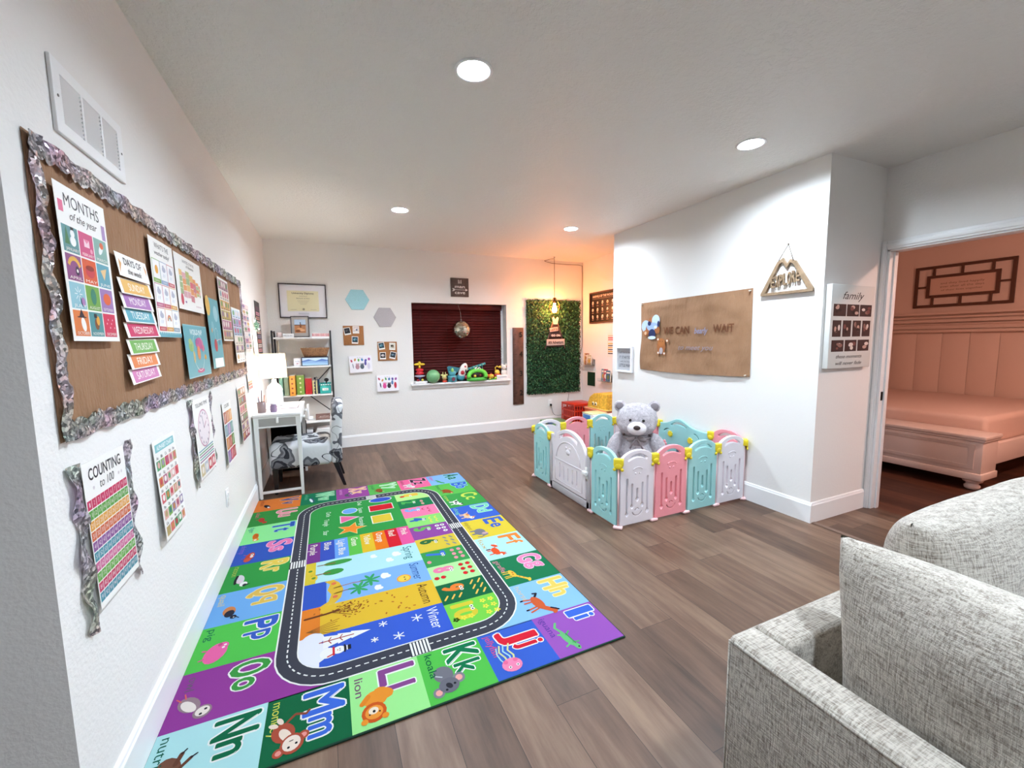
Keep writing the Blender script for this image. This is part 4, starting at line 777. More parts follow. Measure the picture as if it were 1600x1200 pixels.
p.ell(w_/2, .10, .014, .014, '#a59c80'); p.line([(.11, .095), (.18, .097)], .002, '#7a735f', False); p.line([(w_-.18, .097), (w_-.11, .095)], .002, '#7a735f', False); p.rect(w_/2-.06, .035, w_/2+.06, .055, '#d5d6dc')
p.obj('certificate', PAPER, t, Matrix.Translation((.012, .012, .008)))
def hexa(x, z, r, col, label):
    pts = [(r*math.cos(k*PI/3), r*math.sin(k*PI/3)*.99) for k in range(6)]
    b = MB(); b.cut([pts], 0, .014, .003); tag(b.obj('hexagon_panel', M('felt'+col, col, .95, bs=220, bstr=.3, var=.06, vs=120, spec=.1), None, onback(x, z, .0005)), label, 'wall panel', 'felt hexagons')
hexa(.415, 1.992, .153, '#a5d3dd', 'pale blue felt hexagon panel on the back wall'); hexa(.762, 1.763, .150, '#b9b4b8', 'grey felt hexagon panel on the back wall')
CORK = M('cork_board', '#a8734a', .9, bs=200, bstr=.4, var=.18, vs=90, spec=.1)
def cork(x, z, s, label, pol):
    t = thing('cork_board', label, 'cork board', mat4=onback(x, z, .0005)); MB().box(0, 0, 0, s, s, .010, .001).obj('board', CORK, t)
    for i, (px, py, a, sc, cols) in enumerate(pol):
        q = P(.082, .098, .0008, '#f3f1ec'); q.rect(.007, .02, .075, .09, cols[0]); q.ell(.04, .055, .022, .016, cols[1]); q.ell(.05, .045, .012, .016, cols[2]); q.poly([(.007, .02), (.075, .02), (.06, .04), (.03, .034)], cols[3])
        q.obj('instant_photo', PAPER, t, Matrix.Translation((px, py, .0104+i*.0012)) @ Matrix.Rotation(math.radians(a), 4, 'Z'))
cork(.216, 1.388, .258, 'square cork board with three instant photos, the one under the blue hexagon', [(.02, .13, 10, 1, ('#1b1b22', '#55555c', '#2a2a30', '#101015')), (.12, .155, 0, 1, ('#d8c9c8', '#f0e8e4', '#5a6a80', '#e9e5e2')), (.10, .02, -3, 1, ('#1f4456', '#7fb0bd', '#2f6074', '#20323c'))])
cork(.645, 1.165, .262, 'square cork board with four instant photos, the one under the grey hexagon', [(.02, .15, 8, 1, ('#24404f', '#6fa0b0', '#2f6074', '#203844')), (.155, .15, -3, 1, ('#e0d8cc', '#2c2420', '#8a7a60', '#c9bfae')), (.025, .02, 0, 1, ('#15151b', '#cfcacb', '#eee', '#2a2a30')[:2]+('#b9a8a8', '#15151b')), (.15, .035, -14, 1, ('#1d2530', '#6f8fa0', '#3f5664', '#10151c'))])
def art(x, z, label, dark, tilt, k0):
    t = thing('handprint_art', label, 'child artwork', mat4=onback(x, z, .004) @ Matrix.Rotation(tilt, 4, 'Z'))
    p = P(.29, .222, .012, '#f2f0f6'); rn = random.Random(k0); cc = ['#c0506a', '#c98a4a', '#5fa35a', '#4f7fb0', '#5a4f9a', '#a04f9a']
    for k in range(6): p.ell(.03+.045*k, .165+rn.uniform(-.01, .012), .012+.003*(k > 2), .020, cc[k] if dark else c(cc[k], 1.2), rn.uniform(-30, 30), 10)
    p.ell(.045, .09, .008, .035, '#3a3a52' if dark else '#a8a8b4', 8); p.ell(.10, .075, .026, .034, '#d84f98' if dark else '#b58a96'); p.ell(.16, .075, .026, .032, '#2a2430' if dark else '#56606c')
    for q in range(4): p.ell(.085+.012*q, .112, .005, .014, '#d84f98' if dark else '#b58a96', 0, 8); p.ell(.145+.012*q, .11, .005, .014, '#2a2430' if dark else '#56606c', 0, 8)
    p.ell(.245, .08, .018, .045, '#c02c48' if dark else '#d8d2e4', 0, 12); p.ell(.205, .12, .014, .03, cc[3] if dark else '#5a4f9a'); p.txt('A B C', .14, .195, .009, '#9a9aa8', w=.08)
    for v in p.b.verts: v.co.z += .02*(1-v.co.y/.222)
    p.obj('canvas', PAPER, t)
art(.275, 1.015, 'white handprint artwork sheet left on the back wall, pale prints under the first cork board', False, .03, 1); art(.617, .738, 'white handprint artwork sheet with bold pink and black prints, lowest on the back wall', True, .01, 2)
t = thing('wood_sign', 'small square dark wooden sign with white words above the window', 'sign', mat4=onback(1.708, 2.073, .0005))
MB().box(0, 0, 0, .27, .27, .02, .002).obj('board', M('weathered_dark_wood', '#55453f', .7, var=.3, vs=18), t)
p = P(dz=.0002); p.t = .0202; wc = '#e8e0dc'
p.txt('lil', .135, .19, .055, wc, w=.05); p.txt('man', .135, .125, .045, wc, w=.15, bold=.02); p.txt('cave', .135, .04, .045, wc, w=.155, bold=.02)
p.line([(.03, .10), (.24, .10)], .005, wc); p.poly([(.22, .12), (.255, .10), (.22, .08)], wc); p.line([(.02, .12), (.045, .10), (.02, .08)], .006, wc); p.line([(.035, .12), (.06, .10), (.035, .08)], .006, wc)
p.obj('lettering', PAPER, t)
# mirror ball hanging before the blind
t = thing('mirror_ball', 'small silver mirrored ball hanging in front of the dark blind', 'mirror ball', (1.823, YB-.105, 1.588))
b = MB(); R_ = .134; n = 18
for j in range(n):
    a0, a1 = -PI/2+PI*j/n, -PI/2+PI*(j+1)/n; m = max(6, int(36*math.cos((a0+a1)/2)))
    for i in range(m):
        q = [(R_*math.cos(a)*math.cos(t_), R_*math.cos(a)*math.sin(t_), R_*math.sin(a)) for a, t_ in ((a0+.006, 2*PI*(i+.03)/m), (a0+.006, 2*PI*(i+.97)/m), (a1-.006, 2*PI*(i+.97)/m), (a1-.006, 2*PI*(i+.03)/m))]
        try: b.b.faces.new([b.b.verts.new(v) for v in q])
        except ValueError: pass
bmesh.ops.recalc_face_normals(b.b, faces=b.b.faces)
b.obj('mirror_tiles', M('mirror_tile', '#c9c3b2', .12, 1), t); MB().ball(0, 0, 0, R_*.975, n=3).obj('core', M('ball_core', '#6e675a', .6), t)
MB().cyl((0, 0, R_-.005), (0, 0, R_+.02), .010, .008).obj('cap', M('steel', '#8a8a8a', .4, 1), t); MB().tube([(0, 0, R_+.018), (0, .02, .25), (0, .135, .372)], .0012, 6).obj('string', M('pale_cord', '#c9c0b8', .8), t)
# growth ruler
t = thing('growth_ruler', 'tall dark wooden growth chart ruler with numbers 2 to 5, between window and leaf panel', 'ruler', mat4=onback(2.683, .40, .0005) @ Matrix.Rotation(-.004, 4, 'Z'))
MB().box(0, 0, 0, .185, 1.222, .018, .002).obj('board', DARKWOOD, t); p = P(dz=.0002); p.t = .0182; ft = .3085; z5 = 1.075
for k in range(48):
    y = z5 + ft*.12 - k*ft/12
    if 0.01 < y < 1.21: p.line([(.002, y), (.002+(.06 if k % 12 == 0 else .045 if k % 6 == 0 else .03), y)], .006, '#17100e', False)
for k in range(4): p.txt(str(5-k), .135, z5-k*ft, .08, '#140d0b', bold=.04)
p.obj('markings', PAPER, t)
# leaf panel
t = thing('leaf_wall_panel', 'rectangular panel of dense artificial green leaves on the back wall in the corner', 'wall panel', mat4=onback(2.925, .545, .0005)); GW, GH = 1.0, 1.52
MB().box(.01, .01, 0, GW-.01, GH-.01, .012).obj('backing', M('dark_green_plastic', '#12301a', .8), t)
b = MB(); rn = random.Random(11); pal_ = [c(h) for h in ('#17482a', '#1d5230', '#0a2c15', '#2f6e44', '#558a58', '#061d0c', '#123c20')]
for k in range(15000):
    x, y = rn.uniform(0, GW), rn.uniform(0, GH); d = rn.uniform(.012, .045); m = Matrix.Translation((x, y, d)) @ Matrix.Rotation(rn.uniform(0, 6.28), 4, 'Z') @ Matrix.Rotation(rn.uniform(-1.0, 1.0), 4, 'X') @ Matrix.Rotation(rn.uniform(-.7, .7), 4, 'Y')
    l, w_ = rn.uniform(.012, .024), rn.uniform(.005, .009); s = [b.b.verts.new(m @ Vector(q)) for q in ((-l, 0, 0), (0, -w_, .002), (l, 0, 0), (0, w_, .002))]; f = b.b.faces.new(s); cc = rn.choice(pal_)
    for lp in f.loops: lp[b.cl] = cc
o = b.obj('foliage', print_mat('leaf_plastic', .5), t); o['kind'] = 'stuff'
# teepee sign on the leaves
t = thing('teepee_sign', 'wooden teepee shaped sign with three word banners hanging on the leaf panel', 'sign', mat4=onback(3.425, 1.30, .055))
MB().cut([[(-.15, .01), (.15, .01), (.045, .385), (-.045, .385)]], -.012, 0, .002).obj('teepee', M('charred_wood', '#3d2a27', .7, var=.3, vs=20), t)
b = MB()
for s in (-1, 1): b.tube([(s*.185, -.02, .004), (s*.05, .385, .004), (s*.0, .46, .004)], .011, 8)
b.obj('poles', M('weathered_pole', '#6b5650', .8), t)
MB().cut([[(-.04, .375), (.04, .375), (.06, .475), (.035, .50), (0, .45), (-.035, .50), (-.06, .475)]], .015, .016, .001).obj('top_flap', M('cream_paint', '#d9b7a6', .7), t)
def banner(x0, y0, x1, y1, rot, st, tc, bc, nm, wd):
    b = P(dz=.0004); b.t = .026; b.col(bc).box(x0, y0, .014, x1, y1, .026, .002); b.txt(st, (x0+x1)/2, y0+(y1-y0)*.25, (y1-y0)*.5, tc, w=wd, bold=.03); b.obj(nm, PAPER, t, Matrix.Rotation(rot, 4, 'Z'))
banner(-.075, .26, .085, .325, .13, "LET'S", '#4a3a38', '#b8a09a', 'banner', .12); banner(-.12, .165, .12, .225, 0, 'GO ON', '#f0e8e2', '#33242a', 'banner', .16); banner(-.165, .035, .17, .135, .02, 'AN Adventure', '#2a2226', '#b9aaa4', 'banner', .28)
# pendant
px, py = 3.305, 5.78
t = thing('pendant_light', 'bare glowing bulb in a thin wire cage hanging in the corner before the leaf panel', 'pendant light', (px, py, 1.92))
MB().lathe([(.001, .045), (.016, .03), (.020, -.005), (.032, -.045), (.036, -.07), (.030, -.095), (.014, -.108), (.001, -.110)], n=24, cz=.055-.015).obj('bulb', emis('filament_bulb', BULBC, BULB), t)
MB().lathe([(.004, .165), (.018, .155), (.021, .10), (.020, .075)], n=20).obj('socket', M('old_brass', '#6e4f2a', .35, 1), t)
b = MB()
for k in range(6):
    a, a2 = k*PI/3, (k+1)*PI/3; P0 = (.02*math.cos(a), .02*math.sin(a), .16); P1 = (.10*math.cos(a), .10*math.sin(a), .03); P2 = (.055*math.cos(a), .055*math.sin(a), -.075)
    b.tube([P0, P1], .0022, 6); b.tube([P1, P2], .0022, 6); b.tube([P1, (.10*math.cos(a2), .10*math.sin(a2), .03)], .0022, 6); b.tube([P2, (.055*math.cos(a2), .055*math.sin(a2), -.075)], .0022, 6)
b.obj('wire_cage', M('copper_wire', '#8a5a34', .35, 1), t)
cordm = M('brown_cloth_cord', '#5a3a2c', .8)
b = MB(); b.tube([(0, 0, .16), (0, 0, H-1.92-.028)], .0035, 8)
b.tube([(0, 0, .752), (.004, .005, .757), (-.02, .12, .765), (-.045, .236, .762), (-.03, .242, .755), (.09, .243, .732), (.35, .242, .728), (.60, .243, .735), (.672, .242, .725), (.676, .240, .60), (.674, .241, -.2), (.672, .238, -.45), (.665, .225, -.60), (.64, .232, -.72), (.62, .235, -.80)], .0035, 8)
b.tube([(.41, .235, -1.40), (.385, .232, -1.55), (.37, .22, -1.60)], .0035, 8)
b.obj('cord', cordm, t)
b = MB(); b.tube([(0, 0, 0), (0, 0, .014), (0, -.01, .022), (.0, -.02, .014), (0, -.016, .006)], .002, 6); b.cyl((0, 0, .02), (0, 0, .0275), .012); b.obj('ceiling_hook', M('steel', '#8a8a8a', .4, 1), t, Matrix.Translation((0, 0, H-1.92-.028)))
t = thing('plug_cord', 'dark power cord plugged into the outlet under the leaf panel', 'power cord', (3.36, YB-.012, .355))
MB().box(-.014, -.03, -.02, .014, .0, .012, .004).obj('plug', BLACK, t); MB().tube([(0, -.028, -.01), (.005, -.034, -.06), (.03, -.03, -.14), (.08, -.02, -.185), (.14, -.015, -.195), (.24, -.02, -.19)], .0035, 8).obj('cable', BLACK, t)
# ---------------------------------------------------------------- toys on the sill
SZ = WZ0+.0008; sy = YB+.005
def toy(name, label, x, cat='toy', y=sy, z=SZ, rz=0): return thing(name, label, cat, (x, y, z), rz)
def colored(b, name, t, mat=None): return b.obj(name, mat or TOY, t)
t = toy('stacking_toy', 'white and red toy with a yellow propeller top at the left end of the sill', 1.215)
colored(MB().col('#f2f2f2').box(-.08, -.06, 0, .10, .06, .035, .008), 'base', t); colored(MB().col('#3a4a8c').cyl((0, 0, .034), (0, 0, .10), .018).col('#b8bcd0').lathe([(.03, 0), (.075, .012), (.075, .022), (.03, .03)], cz=.09), 'disc', t)
colored(MB().col('#cf2230').lathe([(.02, 0), (.055, .01), (.06, .03), (.035, .04), (.055, .06), (.05, .085), (.02, .095)], cz=.125), 'body', t)
colored(MB().col('#eccb3a').cyl((0, 0, .215), (0, 0, .26), .014).ball(.035, 0, .275, .045, .022, .018).ball(-.035, 0, .275, .045, .022, .018).ball(0, 0, .29, .022, .022, .03), 'propeller', t)
colored(MB().col('#a8323c').ball(-.035, -.045, .05, .025, .02, .017), 'red_bead', t); colored(MB().col('#ecd860').ball(.03, -.045, .052, .018, .018, .018), 'yellow_bead', t)
t = toy('toy_ball', 'translucent pale green ball on the window sill', 1.40, y=sy-.045); MB().ball(0, 0, .098, .098, n=4).obj('ball', M('green_vinyl', '#8fd69a', .25, trans=.35), t)
t = toy('giraffe_toy', 'tiny cream toy giraffe head with red base on the sill', 1.568, y=sy-.03)
colored(MB().col('#cf4a3a').box(-.03, -.025, 0, .03, .025, .03, .006), 'base', t); colored(MB().col('#d9cf8a').ball(0, 0, .07, .035, .03, .045).ball(-.034, 0, .108, .018, .01, .013).ball(.034, 0, .108, .018, .01, .013).cyl((-.015, 0, .10), (-.02, 0, .15), .005).cyl((.015, 0, .10), (.02, 0, .15), .005).col('#33261e').ball(-.012, -.028, .08, .005).ball(.012, -.028, .08, .005).col('#c98a5a').ball(0, -.022, .055, .022, .014, .015), 'head', t)
t = toy('robot_toy', 'teal toy with wings and a blue drum body on the sill', 1.692, y=sy-.02); t.scale = (.85, .75, 1)
colored(MB().col('#4f9aa8').lathe([(.07, 0), (.082, .01), (.078, .05), (.085, .055), (.085, .085), (.07, .095)]).col('#7a3f50').cyl((0, -.082, .045), (0, -.088, .045), .03), 'body', t)
colored(MB().col('#57a3b0').ball(0, 0, .13, .07, .055, .05).col('#8fc16a').ball(-.005, -.03, .17, .028, .028, .035), 'head', t); colored(MB().col('#3f7f8c').cut([[(-.06, .14), (.10, .13), (.16, .20), (-.04, .235), (-.075, .22)]], -.01, .01, .003, frame((0, .058, 0), (1, 0, 0), (0, 0, 1))), 'wings', t)
t = toy('owl_shaker', 'white and red oval toy leaning beside the teal toy on the sill', 1.825, y=sy+.035)
mm = Matrix.Rotation(math.radians(24), 4, 'Y')
colored(MB().col('#ece6e2').ball(.05, 0, .155, .062, .035, .125, 3, mm), 'body', t); colored(MB().col('#b8303c').ball(.035, -.034, .13, .030, .008, .032).ball(.08, -.024, .215, .019, .008, .019).col('#1f2a30').ball(.088, -.03, .15, .012, .008, .03), 'eyes', t)
colored(MB().col('#4a93a0').ball(.02, .01, .06, .075, .04, .06).col('#c9455a').ball(.10, -.005, .055, .03, .02, .03), 'foot', t)
t = toy('toy_xylophone', 'dark teal tilted toy bar with pale dots behind the green frog', 2.075, y=sy+.056)
b = MB().col('#3f8f96').box(-.14, -.012, -.018, .18, .012, .018, .006, mat=Matrix.Translation((0, 0, .205)) @ Matrix.Rotation(-.27, 4, 'Y')); colored(b, 'bar', t)
for k in range(6):
    b = MB().col('#c9e0a0'); b.ball(-.12+.05*k, -.014, .205-.12*.27*-1*0+(-.12+.05*k)*.27, .010, .004, .010, 1); colored(b, 'dot', t)
colored(MB().col('#2f5f66').cyl((-.08, 0, 0), (-.06, 0, .185), .009), 'leg', t); colored(MB().col('#2f5f66').cyl((.12, .0, 0), (.12, 0, .22), .009), 'leg', t)
t = toy('frog_toy', 'bright green frog toy with open mouth in the middle of the sill', 2.07, y=sy-.045)
b = MB().col('#4fae45').lathe([(.15, 0), (.165, .02), (.15, .05)]); [setattr(v.co, 'y', v.co.y*.36) for v in b.b.verts]
colored(b, 'base', t)
b = MB().col('#6fd44e'); ring_ = [(.135*math.cos(a)+0, -.02, .075+.085*math.sin(a)) for a in [k*PI/10 for k in range(-1, 12)]]; b.tube(ring_, .034, 10); colored(b, 'mouth_ring', t)
colored(MB().col('#2a1410').ball(0, -.015, .085, .105, .02, .06).col('#e8c84a').ball(-.04, -.03, .075, .022).col('#7a2f2a').ball(.04, -.03, .08, .02), 'mouth', t)
colored(MB().col('#eef3ea').ball(-.022, -.03, .185, .022).ball(.03, -.03, .185, .022).col('#1f3a1f').ball(-.022, -.05, .187, .009).ball(.03, -.05, .187, .009), 'eyes', t)
t = toy('turtle_toy', 'orange and yellow toy turtle on a green base on the sill', 2.308, y=sy-.03); t.scale = (.85, .85, .9)
b = MB().col('#4fa84a').box(-.06, -.04, 0, .07, .04, .02, .008); colored(b, 'base', t); colored(MB().col('#e8a53c').ball(0, 0, .06, .055, .04, .045).col('#e2d24a').ball(.01, -.03, .07, .03, .016, .022).col('#d8643a').ball(-.06, -.005, .075, .028, .026, .026).col('#c0392f').ball(.0, 0, .102, .022, .02, .008), 'shell', t); colored(MB().col('#b9d94a').ball(.085, -.005, .03, .028, .022, .02).ball(-.04, -.04, .02, .02, .02, .014), 'head', t)
t = toy('toy_car', 'yellow and red toy with round handle behind the white box on the sill', 2.428, y=sy+.022)
colored(MB().col('#b8322a').box(-.05, -.035, 0, .05, .035, .085, .010), 'base', t); b = MB().col('#ecc54a').ball(0, 0, .11, .045, .032, .04); b.tube([(-.025, 0, .13), (-.03, 0, .185), (.0, 0, .205), (.035, 0, .185)], .010, 8).ball(.05, 0, .19, .022, .018, .02); colored(b, 'body', t)
t = toy('toy_box', 'low white patterned toy box at the right end of the sill', 2.48, y=sy-.034)
p = MB().col('#eeeceb').box(-.085, -.02, 0, .095, .018, .07, .005); p.col('#9a98a8')
for k in range(7): p.box(-.07+.022*k, -.0212, .03, -.058+.022*k, -.0198, .045)
colored(p, 'box', t)
t = toy('plush_dog', 'small white plush dog with brown spots at the right end of the sill', 2.55, y=sy+.028)
colored(MB().col('#efe6de').ball(0, 0, .10, .05, .028, .055, 3).ball(.0, .0, .07, .045, .028, .07, 3).ball(-.01, -.015, .185, .045, .036, .038, 3).ball(-.035, 0, .22, .016, .012, .02).ball(.035, 0, .215, .018, .012, .03), 'body', t, M('white_plush', '#efe6de', .95, bs=180, bstr=.6)); colored(MB().col('#a8705a').ball(.022, -.03, .195, .016, .016, .014).col('#2a1f1c').ball(-.02, -.05, .19, .005).ball(-.045, -.035, .175, .007), 'face', t)
# ---------------------------------------------------------------- alcove wall
def onalc(y, z, off=.0005): return frame((XA-off, y, z), (0, -1, 0), (0, 0, 1))
t = thing('framed_sign', 'black framed picture board with white drawings on the alcove wall', 'sign', mat4=onalc(5.795, 1.68))
MB().cut([[(0, 0), (.80, 0), (.80, .49), (0, .49)], [(.02, .02), (.78, .02), (.78, .47), (.02, .47)]], 0, .025, .001).obj('frame', M('walnut_frame', '#5a3a2a', .5), t)
p = P(.76, .45, .006, '#1b1516'); p.txt('ANIMALS OF THE WOODLAND', .38, .385, .034, '#e8cbb4', w=.66, bold=.03); rn = random.Random(6)
p.line([(.05, .365), (.71, .365)], .003, '#b89a88', False)
for k in range(18):
    x, y = .06+.128*(k % 6), .30-.11*(k//6); p.l = 4; p.ell(x, y, rn.uniform(.016, .026), rn.uniform(.022, .034), '#ecd6c8' if k != 3 else '#f2c0a0', rn.uniform(-20, 20), 8); p.ell(x+.004, y-.01, .008, .012, '#1b1516', 0, 6); p.rect(x-.025, y-.05, x+.025, y-.043, '#b89a88')
p.obj('drawing_panel', PAPER, t, Matrix.Translation((.02, .02, .002)))
def a_chart(p, w_, h_):
    for k, cc in enumerate(('#e9b0a0', '#d8303c', '#e0404a', '#f0e8e0', '#c4b04a', '#2a2420', '#d9a83c', '#2a2420', '#c09a3a', '#2a2420')): p.l = 1; p.rect(.012, h_-.045-k*.03, w_-.012, h_-.03-k*.03, cc)
p = P(.22, .36, .0006, '#f0e6dd'); a_chart(p, .22, .36); tag(p.obj('stripe_chart', PAPER, None, onalc(5.325, 1.15, .004)), 'white chart with red, yellow and black bars under the black framed board', 'poster')
p = MB().col('#e8e2da').box(0, 0, 0, .24, .25, .01, .001).col('#1c3524').box(.012, .012, .0095, .228, .238, .0115); tag(p.obj('green_picture', TOY, None, onalc(5.865, .648, .0005)), 'small dark green picture in a thin pale frame under the book ledge', 'picture')
ACR = M('clear_acrylic', '#ffffff', .05, trans=.95, spec=.5)
def ledge(y, z, n, label, blabel, grp, seed):
    t = thing('book_ledge', label, 'shelf', mat4=onalc(y, z)); w_ = .38 if n > 4 else .30
    MB().box(0, 0, 0, w_, .10, .003).box(0, 0, .003, w_, .003, .08).box(0, .003, .077, w_, .045, .080).obj('tray', ACR, t)
    rn = random.Random(seed); cc = ['#c9a04a', '#8a4a2a', '#e8e0d0', '#c8bfa0', '#6a7a4a', '#d0cbb8', '#7f9aa8', '#b8485a', '#3f6a8a']
    for k in range(n):
        h_ = rn.uniform(.15, .20); wd = .11; p = P(wd, h_, .012, '#f0ece2'); base = cc[(k+seed) % 9]; p.rect(.002, .002, wd-.002, h_-.002, base); p.ell(wd/2, h_*.4, wd*.3, h_*.2, cc[(k*2+3+seed) % 9], 0, 10); p.rect(.015, h_*.72, wd-.015, h_*.86, '#efe8da')
        m = onalc(y, z) @ Matrix.Translation((.012+(w_-wd-.024)*k/max(1, n-1), .0045, .010+.0165*(k % 4))) @ Matrix.Rotation(-.05, 4, 'X')
        tag(p.obj('picture_book', PAPER, None, m), blabel, 'book', grp)
ledge(5.955, 1.0, 4, 'clear wall ledge with picture books near the room corner', 'picture book with brown or cream cover on the ledge nearest the room corner', 'books on the ledge near the corner', 0)
ledge(5.475, .765, 3, 'clear wall ledge with picture books at the partition edge, lower of the two', 'picture book with bluish cover on the lower ledge beside the partition edge', 'books on the lower ledge', 6)
# ---------------------------------------------------------------- toy storage in the alcove
t = thing('storage_crate', 'translucent red plastic crate on the floor in the alcove corner', 'crate', (3.46, 5.44, .001)); RED = M('red_translucent_plastic', '#ee3a1c', .3, trans=.35)
b = MB().box(0, 0, 0, .38, .38, .006); 
for k in range(9):
    x = .002+k*.0465; b.box(x, 0, 0, x+.012, .006, .41).box(x, .374, 0, x+.012, .38, .41).box(0, x, 0, .006, x+.012, .41).box(.374, x, 0, .38, x+.012, .41)
for z in (.0, .10, .20, .30, .39): b.box(0, -.001, z, .38, .005, z+.02).box(0, .375, z, .38, .381, z+.02).box(-.001, 0, z, .005, .38, z+.02).box(.375, 0, z, .381, .38, z+.02)
b.obj('body', RED, t); MB().box(-.006, -.006, .409, .386, .386, .422, .004).obj('lid', RED, t); MB().box(.02, .02, .008, .36, .36, .34, .01).obj('liner', M('deep_red_plastic', '#a81f14', .5), t)
t = thing('storage_box', 'orange lidded storage box beside the red crate, under the yellow toy chest', 'storage box', (3.62, 4.86, .001))
MB().box(.0, 0, 0, .345, .54, .36, .012).obj('body', M('orange_plastic', '#ee7a4c', .4), t); MB().box(-.008, -.008, .355, .353, .548, .385, .008).obj('lid', M('salmon_plastic', '#f29a72', .4), t)
t = thing('toy_chest', 'yellow patterned toy chest with two cartoon eyes on top of the orange box', 'toy chest', (3.63, 4.84, .3875))
pts = [(0, 0), (.48, 0), (.48, .24), (.30, .245), (.16, .23), (.06, .17), (.01, .08)]
MB().cut([pts], 0, .30, .01, frame((0, .50, 0), (0, -1, 0), (0, 0, 1)) @ Matrix.Translation((0.0, 0, -.30))).obj('body', M('yellow_print', '#eab43c', .6, var=.3, vs=30), t)
b = MB().col('#f4ead2')
for y in (.345, .275): b.ball(-.002, y, .075, .010, .024, .03, 3)
b.col('#1d1614')
for y in (.345, .275): b.ball(-.011, y, .073, .006, .012, .018, 3)
colored(b, 'eyes', t); MB().box(-.006, -.002, .0, .302, .49, .018, .004).obj('trim_band', M('cream_band', '#e9cf7a', .6), t)
t = thing('toy_box', 'flat blue and white box with yellow green lid behind the play yard', 'toy box', (3.34, 4.80, .001))
colored(MB().col('#dfe9ec').box(0, 0, 0, .26, .24, .37, .006), 'body', t); colored(MB().col('#3f78b8').box(-.002, .04, .24, .002, .22, .355, .001), 'blue_panel', t); colored(MB().col('#dfe6b0').box(-.004, -.004, .369, .264, .244, .381, .003), 'lid', t)
t = thing('storage_cube', 'white storage cube just behind the far play yard panels', 'storage box', (3.28, 4.40, .001))
MB().cut([[(0, 0), (.46, 0), (.46, .385), (0, .385)], [(.03, .03), (.43, .03), (.43, .355), (.03, .355)]], 0, .34, .003, frame((0, .34, 0), (1, 0, 0), (0, 0, 1)) @ Matrix.Translation((0, 0, 0))).box(.02, .325, .02, .44, .335, .37).obj('body', WHITEPL, t); MB().box(.033, .02, .033, .427, .32, .30, .01).obj('fabric_bin', M('mint_bin', '#a9d8cf', .8), t)
t = thing('play_table', 'low green toy table top on the floor by the red crate', 'toy', (3.08, 5.45, .001))
colored(MB().col('#6f9a62').box(0, 0, .11, .36, .42, .15, .01).col('#4a5f78').box(-.03, .02, .13, .05, .12, .17, .01), 'top', t); colored(MB().col('#4f6a8c').cyl((.04, .05, 0), (.04, .05, .112), .02).cyl((.32, .05, 0), (.32, .05, .112), .02).cyl((.04, .37, 0), (.04, .37, .112), .02).cyl((.32, .37, 0), (.32, .37, .112), .02), 'legs', t)
# ---------------------------------------------------------------- desk
DXa, DXb, DYa, DYb, DZt = XL+.012, -.25, 4.285, 5.12, .785
t = thing('writing_desk', 'small white wooden desk with slim legs against the left wall', 'desk', ((DXa+DXb)/2, (DYa+DYb)/2, .001)); ox, oy = (DXa+DXb)/2, (DYa+DYb)/2; hx, hy = (DXb-DXa)/2, (DYb-DYa)/2
MB().box(-hx, -hy, DZt-.026, hx, hy, DZt, .005).obj('top', WHITEP, t)
GR = M('grey_green_panel', '#a5a39e', .5)
b = MB()
for (x0, y0, x1, y1) in ((-hx+.015, -hy+.012, hx-.015, -hy+.030), (-hx+.015, hy-.030, hx-.015, hy-.012), (-hx+.012, -hy+.015, -hx+.03, hy-.015), (hx-.032, -hy+.015, hx-.014, hy-.015)): b.box(x0, y0, DZt-.125, x1, y1, DZt-.026, .002)
b.obj('apron', WHITEP, t)
b = MB().cut([[(-hx+.03, DZt-.125), (hx-.03, DZt-.125), (hx-.03, DZt-.03), (-hx+.03, DZt-.03)], [(-hx+.045, DZt-.112), (hx-.045, DZt-.112), (hx-.045, DZt-.04), (-hx+.045, DZt-.04)]], 0, .006, .001, frame((0, -hy+.012, 0), (1, 0, 0), (0, 0, 1)))
b.obj('end_moulding', WHITEP, t); MB().box(-hx+.044, -hy+.0095, DZt-.113, hx-.044, -hy+.013, DZt-.039).obj('end_panel', GR, t)
MB().box(-.010, -hy-.012, DZt-.085, .010, -hy+.010, DZt-.028, .004).obj('tab', WHITEP, t)
for k in (0, 1):
    y0 = -hy+.05+k*(hy-.03); y1 = y0+hy-.07; d = MB().box(hx-.016, y0, DZt-.115, hx-.006, y1, DZt-.036, .003).obj('drawer', WHITEP, t)
    MB().lathe([(.004, 0), (.006, .012), (.016, .018), (.018, .026), (.010, .032)], n=16).obj('knob', M('white_ceramic', '#f2f2f0', .2), d, frame((hx-.006, (y0+y1)/2, DZt-.075), (0, 1, 0), (0, 0, 1)))
for sx in (-1, 1):
    for sy_ in (-1, 1): MB().taper(0, DZt-.027, .012, .019, sx*(hx-.024), sy_*(hy-.024), bev=.002).obj('leg', WHITEP, t)
MB().box(-hx+.03, -hy+.016, .045, hx-.03, -hy+.034, .068, .002).obj('foot_rail', WHITEP, t)
# ornate pale tray hung on the drawer side of the desk
t = thing('letter_holder', 'ornate white lattice holder hanging at the right side of the desk', 'letter holder', mat4=frame((DXb+.027, 4.90, .60), (0, 1, 0), (0, 0, 1)))
lp = [[(0, 0), (.20, .02), (.21, .15), (.0, .17)]]+[[(x, y), (x+.022, y), (x+.022, y+.022), (x, y+.022)] for x in (.02, .06, .10, .14) for y in (.03, .07, .11)]
MB().cut(lp, 0, .012, .001).obj('lattice', WHITEPL, t); MB().box(.0, .0, .012, .2, .012, .05, .002).obj('shelf_lip', WHITEPL, t)
